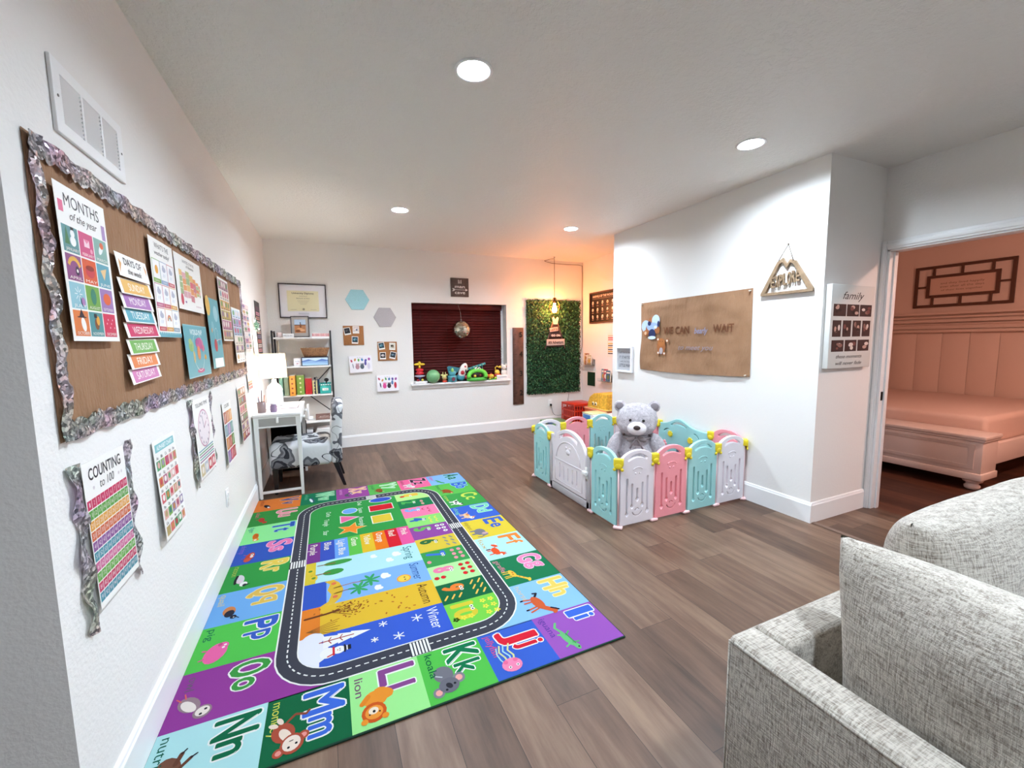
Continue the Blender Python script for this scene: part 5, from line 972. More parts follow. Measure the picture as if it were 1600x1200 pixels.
# lamp
lx, ly = -.495, 4.80; lz = DZt+.0018
t = thing('table_lamp', 'lit white table lamp with drum shade on the desk', 'lamp', (lx, ly, lz))
b = MB(); pr = [(0.065, 0), (.072, .008), (.073, .02), (.071, .15), (.060, .195), (.032, .222), (.022, .235), (.020, .262)]
b.lathe(pr, n=36)
for z in (.035, .075, .115, .155): b.lathe([(.0725, z), (.0755, z+.006), (.0725, z+.012)], n=36, cap=False)
b.obj('base', M('white_ceramic', '#f2f2f0', .2), t)
m, tt, bb, N, L = nt('lamp_shade_linen'); bb.inputs['Base Color'].default_value = c('#f6efe2'); bb.inputs['Roughness'].default_value = .9; bb.inputs['Transmission Weight'].default_value = 0
tr = N.new('ShaderNodeBsdfTranslucent'); tr.inputs[0].default_value = c('#fff2dd'); ms = N.new('ShaderNodeMixShader'); ms.inputs[0].default_value = .6; L.new(bb.outputs[0], ms.inputs[1]); L.new(tr.outputs[0], ms.inputs[2]); L.new(ms.outputs[0], N['Material Output'].inputs[0])
b = MB(); b.lathe([(.120, .285), (.114, .525)], n=40, cap=False); bmesh.ops.solidify(b.b, geom=b.b.faces[:], thickness=.0015); b.obj('shade', m, t)
MB().tube([(-.114, 0, .50), (0, 0, .49), (.114, 0, .50)], .002, 6).tube([(0, -.114, .50), (0, 0, .49), (0, .114, .50)], .002, 6).tube([(0, 0, .26), (0, 0, .49)], .004, 8).obj('harp', M('steel', '#8a8a8a', .4, 1), t)
MB().ball(0, 0, .39, .033, n=3).cyl((0, 0, .30), (0, 0, .365), .014).obj('bulb', emis('lamp_bulb', (1, .93, .82), LAMP*22), t)
# desk things
t = thing('pencil_cup', 'dark cup full of pencils at the wall corner of the desk', 'pencil cup', (-.575, 4.42, lz))
b = MB(); b.lathe([(.034, 0), (.038, .10), (.034, .10), (.031, .006)], n=24, cap=False); b.lathe([(.034, 0), (.034, .004)], n=24); b.obj('cup', M('smoky_glass', '#8f7a78', .3), t)
for k, (a, cc, h_) in enumerate(((.3, '#c97a5a', .16), (1.5, '#4a4450', .18), (2.6, '#b8504a', .15), (3.8, '#3a6a8a', .14), (5.1, '#3c3038', .21))):
    o = MB().col(cc).cyl((.008*math.cos(a), .008*math.sin(a), .008), (.028*math.cos(a), .028*math.sin(a), h_), .004, n=8).obj('pencil', TOY, None, Matrix.Translation((-.575, 4.42, lz)))
    tag(o, 'pencil standing in the dark cup on the desk', 'pencil', 'pencils in the cup')
t = thing('small_jar', 'small purple jar beside the pencil cup on the desk', 'jar', (-.48, 4.42, lz)); MB().lathe([(.026, 0), (.030, .01), (.030, .05), (.024, .058), (.024, .07)], n=20).obj('body', M('purple_ceramic', '#8f7a96', .3), t); MB().lathe([(.026, .069), (.026, .08), (.01, .084)], n=20).obj('lid', M('pale_lid', '#d5ccd8', .4), t)
t = thing('letter_tray', 'flat white framed tray lying on the desk under the lamp', 'tray', (-.425, 4.70, lz-.001)); MB().box(-.17, -.13, 0, .14, .13, .008, .002).obj('base', M('mauve_edge', '#8d7f88', .5), t)
MB().box(-.16, -.12, .0079, .13, .12, .010, .001).obj('paper', M('paper_white', '#efeff2', .6), t)
for o in list(bpy.data.objects):
    if o.name.startswith('table_lamp'): o.location.z = lz+.0105; o.location.x = -.50
# ---------------------------------------------------------------- floral chair
t = thing('upholstered_chair', 'armless chair in white and grey floral fabric pushed in at the desk', 'chair', (-.20, 4.60, .001), 0)
b = MB(); b.box(-.345, -.245, .235, .20, .245, .47, .055, 5)
for v in b.b.verts:
    if v.co.z > .40: v.co.z += .035*math.cos(v.co.x*4.2+.25)*math.cos(v.co.y*5)
b.obj('seat', FLORAL, t)
b = MB(); n, m_ = 14, 14; pts = []
b.box(.185, -.235, .235, .29, .235, .865, .035, 4)
bmesh.ops.subdivide_edges(b.b, edges=b.b.edges[:], cuts=3, use_grid_fill=True)
for v in b.b.verts:
    z = v.co.z; f = max(0, z-.3); v.co.x += f*f*.10; v.co.z -= .055*(abs(v.co.y)/.235)**2.2*max(0, (z-.5)/.37)
    v.co.y *= 1+.03*math.sin((z-.3)*4)
for f in b.b.faces: f.smooth = True
b.obj('backrest', FLORAL, t)
LEGM = M('black_wood', '#131014', .35)
for sx, sy_ in ((-1, -1), (-1, 1)): MB().taper(0, .245, .014, .024, -.30, sy_*.20).obj('leg', LEGM, t)
for sy_ in (-1, 1): MB().taper(0, .245, .014, .024, .30, sy_*.20, dx=-.075).obj('leg', LEGM, t)
# ---------------------------------------------------------------- shelf unit
SX0, SX1, SY0, SY1 = -.585, .055, 5.71, 5.995
t = thing('shelf_unit', 'black metal shelf unit with white boards in the back left corner', 'shelf unit', ((SX0+SX1)/2, (SY0+SY1)/2, .001)); ox, oy = (SX0+SX1)/2, (SY0+SY1)/2; hx, hy = (SX1-SX0)/2, (SY1-SY0)/2
for sx in (-1, 1):
    for sy_ in (-1, 1): MB().box(sx*hx-.009, sy_*hy-.009, 0, sx*hx+.009, sy_*hy+.009, 1.575, .002).obj('post', BLACK, t)
LV = [.09, .425, .765, 1.122, 1.475]
for z in LV: MB().box(-hx+.011, -hy-.004, z, hx-.011, hy+.004, z+.018, .003).obj('shelf', WHITEPL, t)
b = MB()
for sx in (-1, 1):
    for z in (.06, 1.56): b.box(sx*hx-.006, -hy+.008, z-.008, sx*hx+.006, hy-.008, z+.008)
b.obj('side_rails', BLACK, t)
b = MB(); yb = hy-.004
for (x0, z0, x1, z1) in ((-hx+.01, .42, hx-.01, .80), (-hx+.01, .55, hx-.01, 1.0)): pass
b.tube([(-hx+.008, yb, .45), (-.01, yb, .765), (hx-.008, yb, 1.12)], .006, 8); b.tube([(-hx+.008, yb, 1.12), (0.01, yb, .765), (hx-.008, yb, .50)], .006, 8)
b.obj('cross_brace', BLACK, t)
def sh(x, y, lev): return (x, y, LV[lev]+.0195+.0005)
fy = SY0+.04
t = thing('candle_jar', 'small pale pink jar at the left of the top shelf', 'jar', sh(-.515, 5.80, 4)); MB().lathe([(.025, 0), (.03, .008), (.03, .05), (.022, .06)], n=20).obj('jar', M('blush_glass', '#e3cfcf', .3), t)
t = thing('word_block', 'small white block sign beside the jar on the top shelf', 'sign', sh(-.42, 5.78, 4)); MB().box(-.055, -.014, 0, .065, .014, .045, .003).obj('block', WHITEPL, t)
p = P(dz=.0002); p.t = 0; p.txt('bless this desk', .005, .015, .014, '#8a8a92', w=.09, bold=.01); p.obj('lettering', PAPER, t, frame((0, -.0145, 0), (1, 0, 0), (0, 0, 1)))
t = thing('photo_frame', 'grey framed beach photograph leaning on the top shelf under the diploma', 'picture frame', mat4=Matrix.Translation(sh(-.385, 5.83, 4)) @ Matrix.Rotation(math.radians(-12), 4, 'X') @ Matrix.Rotation(math.radians(-4), 4, 'Z'))
m0 = frame((0, 0, 0), (1, 0, 0), (0, 0, 1))
MB().cut([[(0, 0), (.205, 0), (.205, .265), (0, .265)], [(.008, .008), (.197, .008), (.197, .257), (.008, .257)]], 0, .014, .001, m0).obj('frame', M('pewter_frame', '#3f3a40', .4, .3), t)
p = P(.19, .25, .003, '#aea9a6'); p.rect(.032, .045, .158, .215, '#b8805a'); p.rect(.032, .150, .158, .215, '#b9cfe6'); p.rect(.032, .140, .158, .150, '#5a4034'); p.ell(.10, .13, .010, .035, '#7a4a30'); p.ell(.098, .172, .007, .010, '#4a5a70'); p.ell(.07, .07, .03, .014, '#7d4a2c'); p.ell(.12, .08, .03, .012, '#e0b48a'); p.ell(.09, .10, .03, .010, '#dca676')
p.obj('photo', PAPER, t, m0 @ Matrix.Translation((.0075, .0075, .002)))
t = thing('letter_banner', 'low white strip with a row of small red patterned letters on the top shelf', 'sign', sh(-.155, 5.74, 4)); p = P(.20, .05, .012, '#efe6e4')
for k in range(10): p.rect(.006+.0195*k, .012, .020+.0195*k, .042, ('#c9485a', '#d98a90', '#b84a5c')[k % 3]); p.ell(.013+.0195*k, .028, .004, .006, '#f4e2e0', 0, 6)
p.obj('strip', PAPER, t, m0 @ Matrix.Translation((0, 0, 0)))
# second shelf
t = thing('wicker_basket', 'brown wicker basket with handle on the second shelf', 'basket', sh(-.13, 5.855, 3)); WK = M('wicker', '#8f6a4c', .8, bs=90, bstr=.8, bd=.006, var=.3, vs=60)
b = MB(); prev = None; ny_ = 40
for z, a, q in ((0.06, .13, .075), (.10, .145, .085), (.15, .16, .095), (.16, .168, .10), (.172, .165, .098), (.165, .15, .088), (.09, .135, .075)):
    row = []
    for k in range(ny_): th = 2*PI*k/ny_; e = .55; cx_, sx_ = math.cos(th), math.sin(th); row.append(b.b.verts.new((a*math.copysign(abs(cx_)**e, cx_), q*math.copysign(abs(sx_)**e, sx_), z + .002*((k % 2)*2-1))))
    if prev:
        for k in range(ny_): b.b.faces.new((prev[k], prev[(k+1) % ny_], row[(k+1) % ny_], row[k]))
    else: b.b.faces.new(row[::-1])
    prev = row
b._fin(b.b.faces, True); b.b.faces.new(prev)
b.obj('body', WK, t); MB().tube([(-.05, 0, .165)]+[(.05*math.cos(a), 0, .165+.055*math.sin(a)) for a in [PI-k*PI/10 for k in range(11)]], .005, 8).obj('handle', WK, t)
t.location = sh(-.13, 5.855, 3)[:2]+(LV[3]+.02+.088-.06+.0,)
o_ = t; 
t2 = thing('picture_box', 'blue box with mountain pattern under the basket on the second shelf', 'box', sh(-.135, 5.83, 3)); MB().box(-.155, -.09, 0, .155, .10, .106, .003).obj('body', M('navy_card', '#232a44', .6), t2)
p = P(.29, .092, .001, '#a6d0ea'); p.rect(0, .06, .29, .092, '#c3dcf4'); p.poly([(0, .055), (.07, .075), (.15, .05), (.22, .078), (.29, .06), (.29, .045), (0, .04)], '#5a7fc8'); p.poly([(0, .04), (.10, .058), (.18, .035), (.29, .05), (.29, .02), (0, .025)], '#8fb6e2'); p.obj('picture_panel', PAPER, t2, m0 @ Matrix.Translation((-.145, .006, .0905)))
o_.location.z = LV[3]+.0185+.107-.06+.001+.0035
t = thing('note_card', 'small white card standing left of the blue box on the second shelf', 'card', sh(-.375, 5.77, 3)); p = P(.08, .095, .002, '#eef0f6'); p.txt('hello', .04, .05, .016, '#7f9ac0', w=.045); p.ell(.04, .03, .012, .008, '#c9a0b0'); p.obj('card', PAPER, t, m0)
t = thing('leaning_clipboard', 'thin cream edged board leaning at the left end of the second shelf', 'board', mat4=Matrix.Translation(sh(-.545, 5.84, 3)) @ Matrix.Rotation(.03, 4, 'Y'))
MB().box(-.004, -.09, 0, .006, .09, .31, .002).obj('board', M('beige_board', '#b0a08a', .7), t, Matrix.Rotation(.12, 4, 'Z') @ Matrix.Rotation(-.02, 4, 'Y')); MB().box(.007, -.09, 0, .010, -.08, .31, .001).obj('edge_strip', M('cream_edge', '#efe6c8', .5), t, Matrix.Rotation(.12, 4, 'Z') @ Matrix.Rotation(-.02, 4, 'Y'))
# third shelf books and crate
def book(x, w_, d, h_, cc, label, rest='', y=5.86, lev=2, deco=None, grp='books on the third shelf'):
    t = thing('book', label, 'book', sh(x, y, lev), 0, grp); b = MB().col(cc).box(0, -d/2, 0, w_, d/2, h_, .002); colored(b, 'cover', t); MB().box(.003, -d/2+.004, .003, w_-.003, d/2+.0005, h_+.0005).obj('pages', M('book_pages', '#ece6d8', .8), t)
    if deco:
        b = MB().col(deco)
        for k in range(4): b.cyl((w_/2, -d/2-.0003, h_*(.15+.23*k)), (w_/2, -d/2-.001, h_*(.15+.23*k)), min(.011, w_*.3), n=10)
        colored(b, 'spine_marks', t)
book(-.545, .035, .20, .24, '#8fc7b0', 'pale green tall book, leftmost on the third shelf behind the lamp')
book(-.495, .05, .22, .225, '#9fb8a0', 'grey green book on the third shelf half hidden by the lamp')
book(-.43, .06, .26, .245, '#e9a54a', 'orange book with round spots on its spine on the third shelf', y=5.80, deco='#9a4a2c')
book(-.36, .085, .20, .24, '#86a84c', 'leafy green box file on the third shelf', deco='#e2e4b8')
book(-.265, .075, .20, .20, '#b8282c', 'thick red book in the middle of the third shelf')
book(-.183, .055, .20, .165, '#d9cf9a', 'short cream and yellow book right of the red one', deco='#4a4f80')
book(-.126, .022, .20, .185, '#23405c', 'slim navy book beside the teal basket', grp=None)
t = thing('plastic_basket', 'teal plastic basket with label at the right of the third shelf', 'basket', sh(-.028, 5.85, 2)); TEAL = M('teal_plastic', '#35b3ac', .4)
b = MB(); b.box(-.058, -.11, 0, .07, .10, .006)
for q in ((-.058, -.11, .07, -.106), (-.058, .096, .07, .10), (-.058, -.11, -.054, .10), (.066, -.11, .07, .10)): b.box(q[0], q[1], 0, q[2], q[3], .105, .001)
b.box(-.064, -.116, .10, .076, -.106, .125, .002).box(-.064, .096, .10, .076, .106, .125, .002).box(-.064, -.116, .10, -.054, .106, .125, .002).box(.066, -.116, .10, .076, .106, .125, .002)
b.obj('body', TEAL, t, Matrix.Translation((.005-.02, 0, 0))); p = P(.07, .03, .001); p.txt('Tools', .035, .009, .013, '#6a8a8a', w=.04, bold=.02); p.obj('label', PAPER, t, m0 @ Matrix.Translation((-.045, .04, .1105)))
b = MB().col('#f2f5f4')
for k in range(5): b.box(-.06+.026*k, -.119, .107, -.044+.026*k, -.1155, .12)
colored(b, 'rim_slots', t)
t = thing('hair_brush', 'black rounded brush sticking out of the teal basket', 'brush', sh(-.03, 5.85, 2)); MB().ball(.01, 0, .165, .028, .02, .024, 3).cyl((0, 0, .01), (.008, 0, .15), .008).obj('brush', BLACK, t)
t = thing('figurine', 'thin dark figurine between the cream book and the teal basket', 'figurine', sh(-.148, 5.79, 2)); 
o = [x for x in bpy.data.objects if x.name.startswith('figurine')][0]; o.location = (-.152, 5.75, LV[2]+.0195); MB().cyl((0, 0, 0), (0, 0, .01), .012).cyl((0, 0, .008), (.004, 0, .19), .005, .004).ball(.0, 0, .20, .012, .009, .014).tube([(0, 0, .195), (.02, 0, .215), (.028, 0, .20)], .004, 6).obj('figure', BLACK, t)
# fourth shelf
t = thing('wood_plaque', 'brown wooden plaque with pale writing lying on the fourth shelf', 'sign', mat4=Matrix.Translation(sh(-.17, 5.80, 1)) @ Matrix.Rotation(.5, 4, 'X')); MB().box(0, 0, 0, .20, .11, .016, .002).obj('board', M('rosy_wood', '#7d5f58', .6, var=.2, vs=20), t)
p = P(dz=.0002); p.t = .0162; p.txt('gather', .10, .04, .022, '#e6d8d2', w=.11, bold=.01); p.rect(.03, .02, .17, .024, '#e6d8d2'); p.obj('lettering', PAPER, t)
# bottom shelf
t = thing('file_box', 'dark grey lidded file box with a white label on the bottom shelf', 'box', sh(-.085, 5.84, 0)); MB().box(-.085, -.12, 0, .115, .12, .13, .004).obj('body', M('grey_card', '#6a6670', .7), t); MB().box(-.09, -.125, .12, .12, .125, .165, .003).obj('lid', M('grey_card_dark', '#5a5660', .7), t); p = P(.10, .035, .001); p.txt('photos', .05, .011, .014, '#5a5660', w=.06); p.obj('label', PAPER, t, m0 @ Matrix.Translation((-.04, .06, .1205)))
for k in range(3): tag(MB().box(-.15+.01*k, -.10, 0, .03+.01*k, .10, .022, .002).obj('paper_stack', M('paper_white', '#efeff2', .6), None, Matrix.Translation((-.03, 5.83, LV[0]+.0195+.167+.0228*k))), 'white paper stack on top of the grey file box, bottom shelf', 'paper', 'paper stacks on the file box')
t = thing('storage_box', 'black box with white papers at the left of the bottom shelf', 'box', sh(-.30, 5.84, 0)); MB().box(-.23, -.11, 0, .10, .12, .19, .003).obj('body', BLACK, t); MB().box(-.10, -.10, .1895, .09, .10, .225, .002).obj('papers', M('paper_white', '#efeff2', .6), t); MB().box(.0, -.1115, .03, .09, -.1105, .045).obj('label_strip', M('paper_white', '#efeff2', .6), t)
t = thing('fabric_bin', 'black fabric storage bin on the floor under the desk', 'storage bin', (-.44, 5.38, .001)); MB().box(-.19, -.21, 0, .17, .21, .50, .02, 3).obj('body', M('black_fabric', '#0b0b0e', .95, spec=.05), t); MB().tube([(-.04, -.212, .36), (-.03, -.23, .31), (.03, -.23, .31), (.04, -.212, .36)], .006, 8).obj('handle', M('black_fabric', '#0b0b0e', .95, spec=.05), t)
# ---------------------------------------------------------------- play yard
PX0, PX1, PY0, PY1 = 1.93, 3.285, 2.43, 3.80
TEALP = M('aqua_plastic', '#9fd6d6', .38, spec=.4); PINKP = M('pink_plastic', '#f29da6', .38, spec=.4); WHP = M('pearl_plastic', '#e6e0e6', .38, spec=.4); YELP = M('yellow_plastic', '#e6cf2a', .35); FOOTP = M('pale_pink_plastic', '#eac3c4', .4); GREYP = M('grey_plastic', '#b9b6ba', .4)
pen = thing('play_yard', 'square play yard of aqua, pink and white plastic panels around the bear', 'play yard', ((PX0+PX1)/2, (PY0+PY1)/2, .001)); cxp, cyp = (PX0+PX1)/2, (PY0+PY1)/2
def arch(w, h0, h1, n=14, e=0, z0=.018):
    pts = [(0, z0), (w, z0), (w, h0)]
    for k in range(1, n): x = w-(w)*k/n; u = abs(2*x/w-1); pts.append((x, h0+(h1-h0)*(1-u**2.4)))
    return pts+[(0, h0)]
def slot(x, z0, z1, r=.0088, heart=True):
    o = [(x+r*math.cos(a), z1+r*math.sin(a)) for a in [k*PI/5 for k in range(6)]]
    if heart: q = r*1.7; o += [(x-r, z0+q), (x-q, z0+.004), (x-q*.8, z0-.006), (x, z0-.018), (x+q*.8, z0-.006), (x+q, z0+.004), (x+r, z0+q)]
    else: o += [(x-r, z0), (x+r, z0)]
    return o
def handle_hole(w, h1, hw=None, th=.026, dz=.030):
    hw = hw or w*.30; o = []; n = 10
    for k in range(n+1): u = -1+2*k/n; o.append((w/2+u*hw, h1-dz-.035*abs(u)**2.2*1.1))
    for k in range(n+1): u = 1-2*k/n; o.append((w/2+u*hw*.92, h1-dz-th-.030*abs(u)**2.2*.8))
    return o
def smile(cx, cz, r, a0=200, a1=340, t=.006):
    o = [(cx+r*math.cos(math.radians(a0+(a1-a0)*k/8)), cz+r*math.sin(math.radians(a0+(a1-a0)*k/8))) for k in range(9)]
    return o+[(cx+(r-t)*math.cos(math.radians(a1+(a0-a1)*k/8)), cz+(r-t)*math.sin(math.radians(a1+(a0-a1)*k/8))) for k in range(9)]
def panel(name, x, y, ang, w, mat):
    """panel from (x,y) going along ang; its printed side faces -normal"""
    m = Matrix.Translation((x-cxp, y-cyp, 0)) @ Matrix.Rotation(ang, 4, 'Z') @ frame((0, 0, 0), (1, 0, 0), (0, 0, 1))
    hl = [handle_hole(w, .588)]+[slot(w*(.5+d), zb, zt) for d, zb, zt in ((-.31, .10, .37), (-.155, .155, .325), (0, .205, .285), (.155, .155, .325), (.31, .10, .37))]+[smile(w/2, .125, .05), smile(w/2, .115, .022, 20, 160, .005)]
    b = MB(); b.cut([arch(w, .525, .588)]+hl, -.013, .013, .004)
    b.tube([(w/2+.045*math.cos(a), .435+.02*math.sin(a), .0125) for a in [k*PI/6 for k in range(7)]], .003, 6).ball(w/2-.02, .41, .0125, .010, .010, .003, 1).ball(w/2+.02, .41, .0125, .010, .010, .003, 1)
    return b.obj(name, mat, pen, m)
W4 = (PX1-PX0)/4; g = .012
for k, mt_ in enumerate((WHP, PINKP, TEALP, WHP)): panel('panel', PX0+W4*k+g, PY0, 0, W4-2*g, mt_)
for k, mt_ in enumerate((WHP, PINKP, TEALP, WHP)): panel('panel', PX0+W4*k+g, PY1, 0, W4-2*g, mt_)
L4 = (PY1-PY0)/4
panel('panel', PX0, PY0+L4-g, -PI/2, L4-2*g, TEALP); panel('panel', PX0, PY1-g, -PI/2, L4-2*g, TEALP)
panel('panel', PX1, PY1-g, -PI/2, L4-2*g, PINKP); panel('panel', PX1, PY0+L4-g, -PI/2, L4-2*g, PINKP)
# activity panel: double width, on the wall side
w2 = 2*L4-2*g; m = Matrix.Translation((PX1-cxp, PY1-L4-g-cyp, 0)) @ Matrix.Rotation(-PI/2, 4, 'Z') @ frame((0, 0, 0), (1, 0, 0), (0, 0, 1))
pts = [(0, .018), (w2, .018), (w2, .50)]
for k in range(1, 24): x = w2*(1-k/24); pts.append((x, .515+.075*math.exp(-((x-w2*.42)/(w2*.20))**2)+.0*x))
pts.append((0, .525))
ap = MB().cut([pts, handle_hole(w2*.84, .588, .105), smile(w2*.2, .40, .07, 80, 150, .010), smile(w2*.72, .41, .07, 20, 90, .010)], -.014, .014, .004).obj('activity_panel', TEALP, pen, m)
for x, z in ((w2*.26, .42), (w2*.66, .40)):
    b = MB().cut([[(x+(.034 if k % 2 else .026)*math.cos(k*PI/8), z+(.034 if k % 2 else .026)*math.sin(k*PI/8)) for k in range(16)]], .014, .026, .002).obj('spinner', YELP, ap)
    for q in (1, ): MB().cut([[(x+(.034 if k % 2 else .026)*math.cos(k*PI/8), z+(.034 if k % 2 else .026)*math.sin(k*PI/8)) for k in range(16)]], -.026, -.014, .002).obj('spinner', YELP, ap)
for x, z, mt_ in ((w2*.13, .30, PINKP), (w2*.83, .30, PINKP)):
    b = MB()
    for a in range(5): b.ball(x+.024*math.cos(a*1.257), z+.024*math.sin(a*1.257), .018, .019, .019, .008, 2)
    b.obj('flower', mt_, ap)
MB().box(w2*.40, .22, .014, w2*.60, .32, .024, .004).obj('play_window', M('dark_play_window', '#5a6f86', .4), ap)
# gate on the left side
gw = 2*L4-2*g; gm = Matrix.Translation((PX0-cxp, PY1-L4-g-cyp, 0)) @ Matrix.Rotation(-PI/2, 4, 'Z') @ frame((0, 0, 0), (1, 0, 0), (0, 0, 1))
b = MB(); b.box(0, .01, -.014, gw, .075, .014, .004).box(0, .01, -.014, .045, .535, .014, .005).box(gw-.045, .01, -.014, gw, .535, .014, .005)
gf = b.obj('gate_frame', GREYP, pen, gm)
dw = gw-.11; dx = .055
out = [(dx, .085), (dx+dw, .085), (dx+dw, .42)]+[(dx+dw/2+dw/2*math.cos(a), .42+.20*math.sin(a)) for a in [k*PI/16 for k in range(1, 16)]]+[(dx, .42)]
hh = []
for k in range(11): u = -1+2*k/10; hh.append((dx+dw/2+u*.15, .590-.045*u*u))
for k in range(11): u = 1-2*k/10; hh.append((dx+dw/2+u*.145, .560-.045*u*u))
d = MB().cut([out, hh]+[slot(dx+dw*(.5+q), .165, .265+.02*abs(q)*4, .006) for q in (-.26, -.13, 0, .13, .26)], -.016, .016, .004)
d.tube([(dx+dw/2+.20*math.cos(a), .34+.17*math.sin(a), .0165) for a in [k*PI/14 for k in range(15)]], .005, 6).tube([(dx+.05, .32, .0165), (dx+dw-.05, .32, .0165)], .004, 6).tube([(dx+.05, .12, .0165), (dx+.05, .30, .0165)], .003, 6).tube([(dx+dw-.05, .12, .0165), (dx+dw-.05, .30, .0165)], .003, 6).tube([(dx+.05, .12, .0165), (dx+dw-.05, .12, .0165)], .003, 6)
d.ball(dx+dw/2, .42, .0165, .035, .026, .006).ball(dx+dw/2-.03, .455, .0165, .014, .014, .005).ball(dx+dw/2+.03, .455, .0165, .014, .014, .005)
gd = d.obj('gate_door', WHP, pen, gm)
MB().box(gw-.075, .30, .014, gw-.012, .335, .045, .008).box(gw-.05, .27, .014, gw-.02, .37, .026, .005).obj('latch', M('bright_white_plastic', '#f4f4f4', .3), gd)
for z in (.14, .40): MB().cyl((.05, z-.03, .0), (.05, z+.03, .0), .012).obj('hinge', GREYP, gd)
# clips and feet at the joints
js = [(PX0+W4*k, PY0) for k in range(5)]+[(PX0+W4*k, PY1) for k in range(5)]+[(PX0, PY0+L4), (PX0, PY1-L4), (PX1, PY0+L4), (PX1, PY1-L4)]
for x, y in js:
    cor = (x in (PX0, PX1)) and (y in (PY0, PY1)); a = 0 if (y in (PY0, PY1) and not cor) else PI/2 if not cor else (PI/4 if (x == PX0) == (y == PY1) else -PI/4)
    b = MB(); b.box(-.036, -.022, .485, .036, .022, .54, .006); b.ball(0, -.018, .485, .034, .008, .026, 2).ball(-.028, -.018, .46, .013, .007, .013, 2).ball(.028, -.018, .46, .013, .007, .013, 2).ball(0, .018, .485, .034, .008, .026, 2)
    b.obj('clip', YELP, pen, Matrix.Translation((x-cxp, y-cyp, 0)) @ Matrix.Rotation(a, 4, 'Z'))
    b = MB(); b.box(-.034, -.024, 0, .034, .024, .022, .008); b.cyl((0, 0, .015), (0, 0, .48), .0065, n=10)
    b.obj('foot', FOOTP, pen, Matrix.Translation((x-cxp, y-cyp, 0)) @ Matrix.Rotation(a, 4, 'Z'))
# ---------------------------------------------------------------- teddy bear
bx, by_ = 2.84, 3.30
t = thing('teddy_bear', 'large grey plush teddy bear with a ribbon bow sitting inside the play yard', 'teddy bear', (bx, by_, .004), math.atan2(bx, -by_)*0 - math.radians(40))
PLUSH = None
m, tt, bb, N, L = nt('grey_plush'); bb.inputs['Roughness'].default_value = 1; bb.inputs['Specular IOR Level'].default_value = .05; bb.inputs['Sheen Weight'].default_value = .4
v = coord(tt); f = nz(tt, v, 42, 5, .7); L.new(ramp(tt, f, [(.3, c('#a39da3')), (.62, c('#d6d0d5'))]), bb.inputs['Base Color']); bump(tt, bb, nz(tt, v, 95, 4, .7), .9, .012); PLUSH = m
def blob(items, vox, name, mat, parent, amp=.004, sub=2):
    b2 = MB()
    for it in items:
        (cx, cy, cz), (rx, ry, rz), rot = it; mm = Matrix.Identity(4)
        for ax, an in rot: mm = mm @ Matrix.Rotation(math.radians(an), 4, ax)
        b2.ball(cx, cy, cz, rx, ry, rz, 3, mm)
    me = bpy.data.meshes.new('t'); b2.b.to_mesh(me); b2.b.free(); o = bpy.data.objects.new('t', me); COL.objects.link(o)
    md = o.modifiers.new('r', 'REMESH'); md.mode = 'VOXEL'; md.voxel_size = vox; sm = o.modifiers.new('s', 'SMOOTH'); sm.iterations = 6; sm.factor = .6
    dg = bpy.context.evaluated_depsgraph_get(); me2 = bpy.data.meshes.new_from_object(o.evaluated_get(dg)); bpy.data.objects.remove(o)
    for v_ in me2.vertices: v_.co += v_.normal*(noise.noise(v_.co*38)*amp+noise.noise(v_.co*90)*amp*.6)
    for p_ in me2.polygons: p_.use_smooth = True
    me2.materials.clear(); return mkobj(name, me2, mat, parent)
body = [((0, .03, .235), (.175, .155, .20), []), ((0, .0, .13), (.195, .18, .13), []), ((0, .015, .40), (.13, .11, .09), []),
        ((0, -.0, .60), (.205, .165, .175), []), ((0, -.05, .555), (.185, .12, .115), []),
        ((-.165, .02, .735), (.062, .034, .062), [('Y', -20)]), ((.165, .02, .735), (.062, .034, .062), [('Y', 20)]),
        ((-.215, -.02, .335), (.068, .075, .15), [('Y', 22)]), ((.215, -.02, .335), (.068, .075, .15), [('Y', -22)]),
        ((-.262, -.05, .235), (.073, .078, .075), []), ((.262, -.05, .235), (.073, .078, .075), []),
        ((-.15, -.22, .10), (.085, .20, .09), [('Z', -14)]), ((.15, -.22, .10), (.085, .20, .09), [('Z', 14)]),
        ((-.205, -.39, .135), (.085, .055, .125), []), ((.205, -.39, .135), (.085, .055, .125), [])]
blob(body, .011, 'body', PLUSH, t)
blob([((0, -.175, .545), (.092, .065, .068), [])], .008, 'muzzle', M('white_plush_muzzle', '#ece8ea', 1, bs=150, bstr=.5, spec=.05), t, .001)
blob([((0, -.237, .563), (.034, .018, .024), [])], .004, 'nose', M('brown_felt_nose', '#3a2a26', .7), t, 0)
for s in (-1, 1): MB().ball(s*.062, -.168, .622, .013, .010, .014, 3).obj('eye', M('glossy_black', '#0c0b0c', .1), t)
for s in (-1, 1): MB().ball(s*.168, -.008, .738, .040, .016, .040, 3).obj('inner_ear', M('grey_plush_dark', '#8a8388', 1, bs=150, bstr=.5), t)
b = MB(); b.tube([(.135*math.cos(a), -.01+.115*math.sin(a), .435+.012*math.sin(a)) for a in [k*PI/12 for k in range(25)]], .010, 8)
for s in (-1, 1):
    b.ball(s*.05, -.145, .432, .05, .016, .026, 2, Matrix.Rotation(s*.35, 4, 'Y')); b.tube([(s*.01, -.15, .43), (s*.04, -.155, .38), (s*.06, -.15, .335)], .009, 6)
b.ball(0, -.152, .432, .016, .014, .016); b.obj('bow', M('grey_ribbon', '#84797a', .6), t)
MB().col('#f2efe6').box(-.22, -.475, .12, -.18, -.445, .20, .006, mat=Matrix.Identity(4)).obj('foot_tag', TOY, t) if False else None
